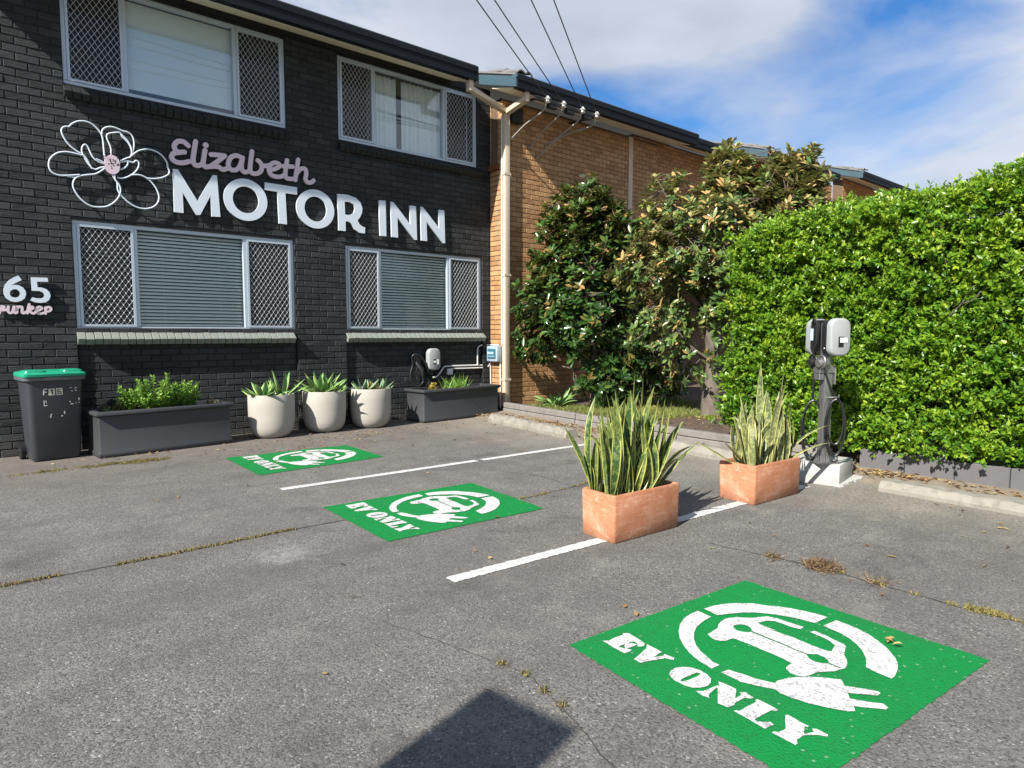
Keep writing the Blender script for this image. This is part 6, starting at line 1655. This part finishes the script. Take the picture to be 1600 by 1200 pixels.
# ================================================================== HEDGE
def hedge():
    rg = np.random.default_rng(4)
    t = thing('hedge', 'tall clipped bright green hedge behind the charging post', 'hedge', (7.4, 1.6, 0.11))
    off = np.array([7.4, 1.6, 0.11])
    X0, X1, Y0, Y1 = 6.78, 8.1, -1.6, 4.12
    def top(y): return 2.42 + np.interp(y, [-1.6, 1.15, 1.5, 1.95, 2.5, 3.0, 4.1], [0.36, 0.30, 0.25, 0.19, 0.21, 0.20, 0.05])
    core = MB()
    ny = 12
    for i in range(ny):
        a, b = Y0 + (Y1 - Y0 - 0.22) * i / ny, Y0 + (Y1 - Y0 - 0.22) * (i + 1) / ny
        core.box(X0 + 0.26, X1 - 0.2, a, b, 0.42, float(top((a + b) / 2)) - 0.24)
    core.build('twig_mass', M['twig'], t, loc=-Vector(off))
    st = MB()
    for k in range(26):
        y = rg.uniform(Y0, Y1 - .1); x = rg.uniform(X0 + .15, X0 + .6)
        st.tube([(x, y, 0.1), (x + rg.normal() * .05, y + rg.normal() * .05, 0.35), (x + rg.normal() * .1, y + rg.normal() * .1, 0.8)], [0.018, 0.015, 0.01], 6)
    st.build('stem', M['bark'], t, loc=-Vector(off), kind='stuff')
    def lump(a, b):
        return (0.5 * np.sin(a * 5.1 + 1.3 * np.sin(b * 4.3)) * np.sin(b * 6.2 + 0.7 + np.sin(a * 3.1)) + 0.35 * np.sin(a * 11.3 + b * 3.0) * np.sin(b * 12.1 - a * 2.0) + 0.25 * np.sin(a * 23 + b * 7) * np.sin(b * 21 + 2))
    Pp, Nn = [], []
    # front face (towards the car park)
    n = 31000
    y = rg.uniform(Y0, Y1, n); z = 0.21 + rg.random(n) * (top(y) - 0.21)
    dep = lump(y, z) * 0.13 + np.abs(rg.normal(size=n)) * 0.06 - 0.03 - 0.12 * np.clip(1 - z / 1.6, 0, 1)
    low = np.clip((0.55 - z) / 0.3, 0, 1)
    px_ = X0 + dep
    nc = 2900
    cy = rg.uniform(Y0, Y1, nc); cz = 0.24 + rg.random(nc) * (top(cy) - 0.26)
    cx = X0 + lump(cy, cz) * 0.10 + rg.normal(size=nc) * 0.05 - 0.03 - 0.12 * np.clip(1 - cz / 1.6, 0, 1)
    k_ = rg.integers(0, nc, n)
    hsel = rg.random(n) < 0.88
    sz = rg.uniform(0.6, 1.3, nc)[k_]
    ox, oy, oz = rg.normal(size=n) * 0.040 * sz, rg.normal(size=n) * 0.055 * sz, rg.normal(size=n) * 0.024 * sz
    qx = np.where(hsel, cx[k_] + ox - 0.5 * np.abs(oy), px_ + 0.07)
    qy = np.where(hsel, cy[k_] + oy, y); qz = np.where(hsel, cz[k_] + oz - 0.4 * np.abs(oy), z)
    Pp.append(np.stack([qx, qy, qz], 1)); Nn.append(np.where(hsel[:, None], np.array([[-0.75, -0.05, 0.85]]), np.array([[-1.0, -0.05, 0.3]])))
    # top
    n = 8500
    y = rg.uniform(Y0, Y1, n); x = rg.uniform(X0, X1, n)
    z = top(y) + lump(y * 1.3, x * 1.3) * 0.07 - np.abs(rg.normal(size=n)) * 0.04 - 0.25 * np.clip((X0 + 0.18 - x) / 0.18, 0, 1) ** 2 + 0.10 * (rg.random(n) ** 7)
    Pp.append(np.stack([x, y, z], 1)); Nn.append(np.tile([[-0.3, 0, 1.0]], (n, 1)))
    # left end
    n = 3600
    x = rg.uniform(X0, X1, n); z = rg.uniform(0.3, 2.4, n)
    Pp.append(np.stack([x, Y1 + lump(x, z) * 0.08 - np.abs(rg.normal(size=n)) * 0.05, z], 1)); Nn.append(np.tile([[-0.3, 1.0, 0.45]], (n, 1)))
    # right-hand shoots standing above the top
    n = 900
    y = rg.normal(1.25, 0.22, n); x = rg.normal(7.1, 0.2, n); z = 2.68 + np.abs(rg.normal(0, 0.08, n)) * np.exp(-((y - 1.2) / 0.3) ** 2)
    Pp.append(np.stack([x, y, z], 1)); Nn.append(np.tile([[-0.2, 0, 1.0]], (n, 1)))
    P = np.concatenate(Pp); Nv = np.concatenate(Nn)
    n = len(P)
    ax = Nv + rg.normal(size=(n, 3)) * 0.55
    ax /= np.linalg.norm(ax, axis=1, keepdims=True)
    per = 6
    N = n * per
    A = np.repeat(ax, per, 0)
    ref = rg.normal(size=(N, 3)); rd = ref - A * (ref * A).sum(1, keepdims=True); rd /= np.linalg.norm(rd, axis=1, keepdims=True)
    f = np.tile(np.linspace(0.0, 1.0, per), n)
    pos = np.repeat(P, per, 0) + A * (f * 0.055)[:, None]
    dirs = rd + A * (0.35 + 0.9 * f)[:, None]
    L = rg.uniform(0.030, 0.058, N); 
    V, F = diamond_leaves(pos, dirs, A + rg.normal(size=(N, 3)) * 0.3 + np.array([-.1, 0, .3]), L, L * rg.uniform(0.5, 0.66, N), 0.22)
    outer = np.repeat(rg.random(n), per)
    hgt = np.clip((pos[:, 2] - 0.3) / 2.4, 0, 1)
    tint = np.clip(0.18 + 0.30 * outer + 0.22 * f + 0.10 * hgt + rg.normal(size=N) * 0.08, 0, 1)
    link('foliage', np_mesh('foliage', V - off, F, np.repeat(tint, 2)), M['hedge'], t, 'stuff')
    # a few hanging sprays over the low wall
    return t
hedge()
m = MB()
tg = thing('bare_twig', 'bare pale twig caught in the hedge face right of the chargers', 'twig', (6.70, 1.95, 1.5))
m.tube(catmull([(0, 0, 0), (-0.03, -0.10, 0.10), (-0.02, -0.18, 0.25)], 4), 0.006, 5); m.tube(catmull([(-0.03, -0.10, 0.10), (-0.04, -0.17, 0.12), (-0.03, -0.24, 0.20)], 4), 0.004, 5)
m.build('stem', M['bark'], tg, smooth=True)

# ================================================================== SERVICE WIRES
INS = [(7.19, 7.74, 5.055), (7.545, 7.74, 5.055), (7.985, 7.74, 5.06), (8.33, 7.74, 5.055)]
RAY = [(0.626, 0.836, 0.516), (0.647, 0.818, 0.516), (0.691, 0.782, 0.516), (0.717, 0.759, 0.516)]
br = thing('wire_bracket', 'dark bracket with four white insulators under the tan wing gutter', 'bracket', (7.75, 7.9, 5.05))
PB = -Vector(br.location)
m = MB(); m.box(6.98, 8.45, 7.775, 7.83, 5.015, 5.075)
for x in (7.05, 8.42):
    m.bar((x, 7.80, 5.05), (x, 8.49, 5.10), 0.03, 0.03)
for x in (7.36, 7.76, 8.16):
    m.box(x - 0.09, x + 0.09, 7.785, 7.86, 4.955, 5.02)
m.build('cross_arm', M['black_plastic'], br, loc=PB)
m = MB(); m.box(7.0, 7.22, 8.36, 8.49, 4.82, 5.06); m.build('fuse_box', M['black_plastic'], br, loc=PB, bevel=0.01, seg=1)
for i, p in enumerate(INS):
    m = MB()
    prof = [(0.006, -0.07), (0.022, -0.068), (0.047, -0.052), (0.024, -0.037), (0.024, -0.017), (0.052, -0.003), (0.028, 0.015), (0.02, 0.033), (0.006, 0.036)]
    m.lathe(prof, (p[0], p[1], p[2]), 12)
    m.build('insulator', M['porcelain'], br, loc=PB, smooth=True)
ends = [(6.93, 4.50), (7.42, 4.50), (7.60, 4.36), (7.80, 4.62)]
for i, p in enumerate(INS):
    e = ends[i]
    m = MB(); m.tube(catmull([(p[0], p[1] + .02, p[2] - .03), (p[0] + 0.01, p[1] + .12, p[2] - .16), (p[0] * .55 + e[0] * .45, 8.15, p[2] * .5 + e[1] * .5 - .05), (e[0] + 0.05, 8.44, e[1] + 0.02), (e[0], 8.485, e[1])], 5), 0.013, 6)
    m.build('drop_wire', M['wire'], br, loc=PB, smooth=True)
WL = ['leftmost of the four overhead wires above the tan wing', 'second from left of the four overhead wires above the tan wing', 'third from left of the four overhead wires above the tan wing', 'rightmost of the four overhead wires above the tan wing']
for i, p in enumerate(INS):
    a = Vector(p); q = Vector(RAY[i]) * 8.1 + Vector((0, 0, 1.33))
    dv = q - a
    pts = []
    for k in range(25):
        s = k / 24 * 4.5
        pts.append(a + dv * s + Vector((0, 0, -0.012 * s * (8 - s) * 0.9 + 0.012 * 0.9 * s * 7)))
    m = MB(); m.tube(pts, 0.0085, 6)
    tag(m.build('overhead_wire', M['cable'], smooth=True), WL[i], 'wire', 'overhead wires')

# ================================================================== board beside the car park entry, out of the picture, whose shadow lies in the foreground
a, b = Vector((1.412, 1.854)), Vector((1.482, 1.45))
hB = 3.2
sh = Vector((1.22, 0.315)) * hB
a, b = a - sh, b - sh
sb = thing('entry_sign', 'tall plain sign board whose shadow falls across the foreground asphalt', 'sign board', ((a.x + b.x) / 2, (a.y + b.y) / 2, 0))
m = MB(); m.bar((a.x - sb.location.x, a.y - sb.location.y, 2.15 / 1 - 0.0), (b.x - sb.location.x, b.y - sb.location.y, 2.15), 0.06, 2.1)
m.build('board', M['far_wall'], sb)
m = MB()
for p in (a.lerp(b, 0.2), a.lerp(b, 0.8)): m.tube([(p.x - sb.location.x, p.y - sb.location.y, -0.02), (p.x - sb.location.x, p.y - sb.location.y, 1.2)], 0.03, 10)
m.build('leg', M['steel'], sb, smooth=True)
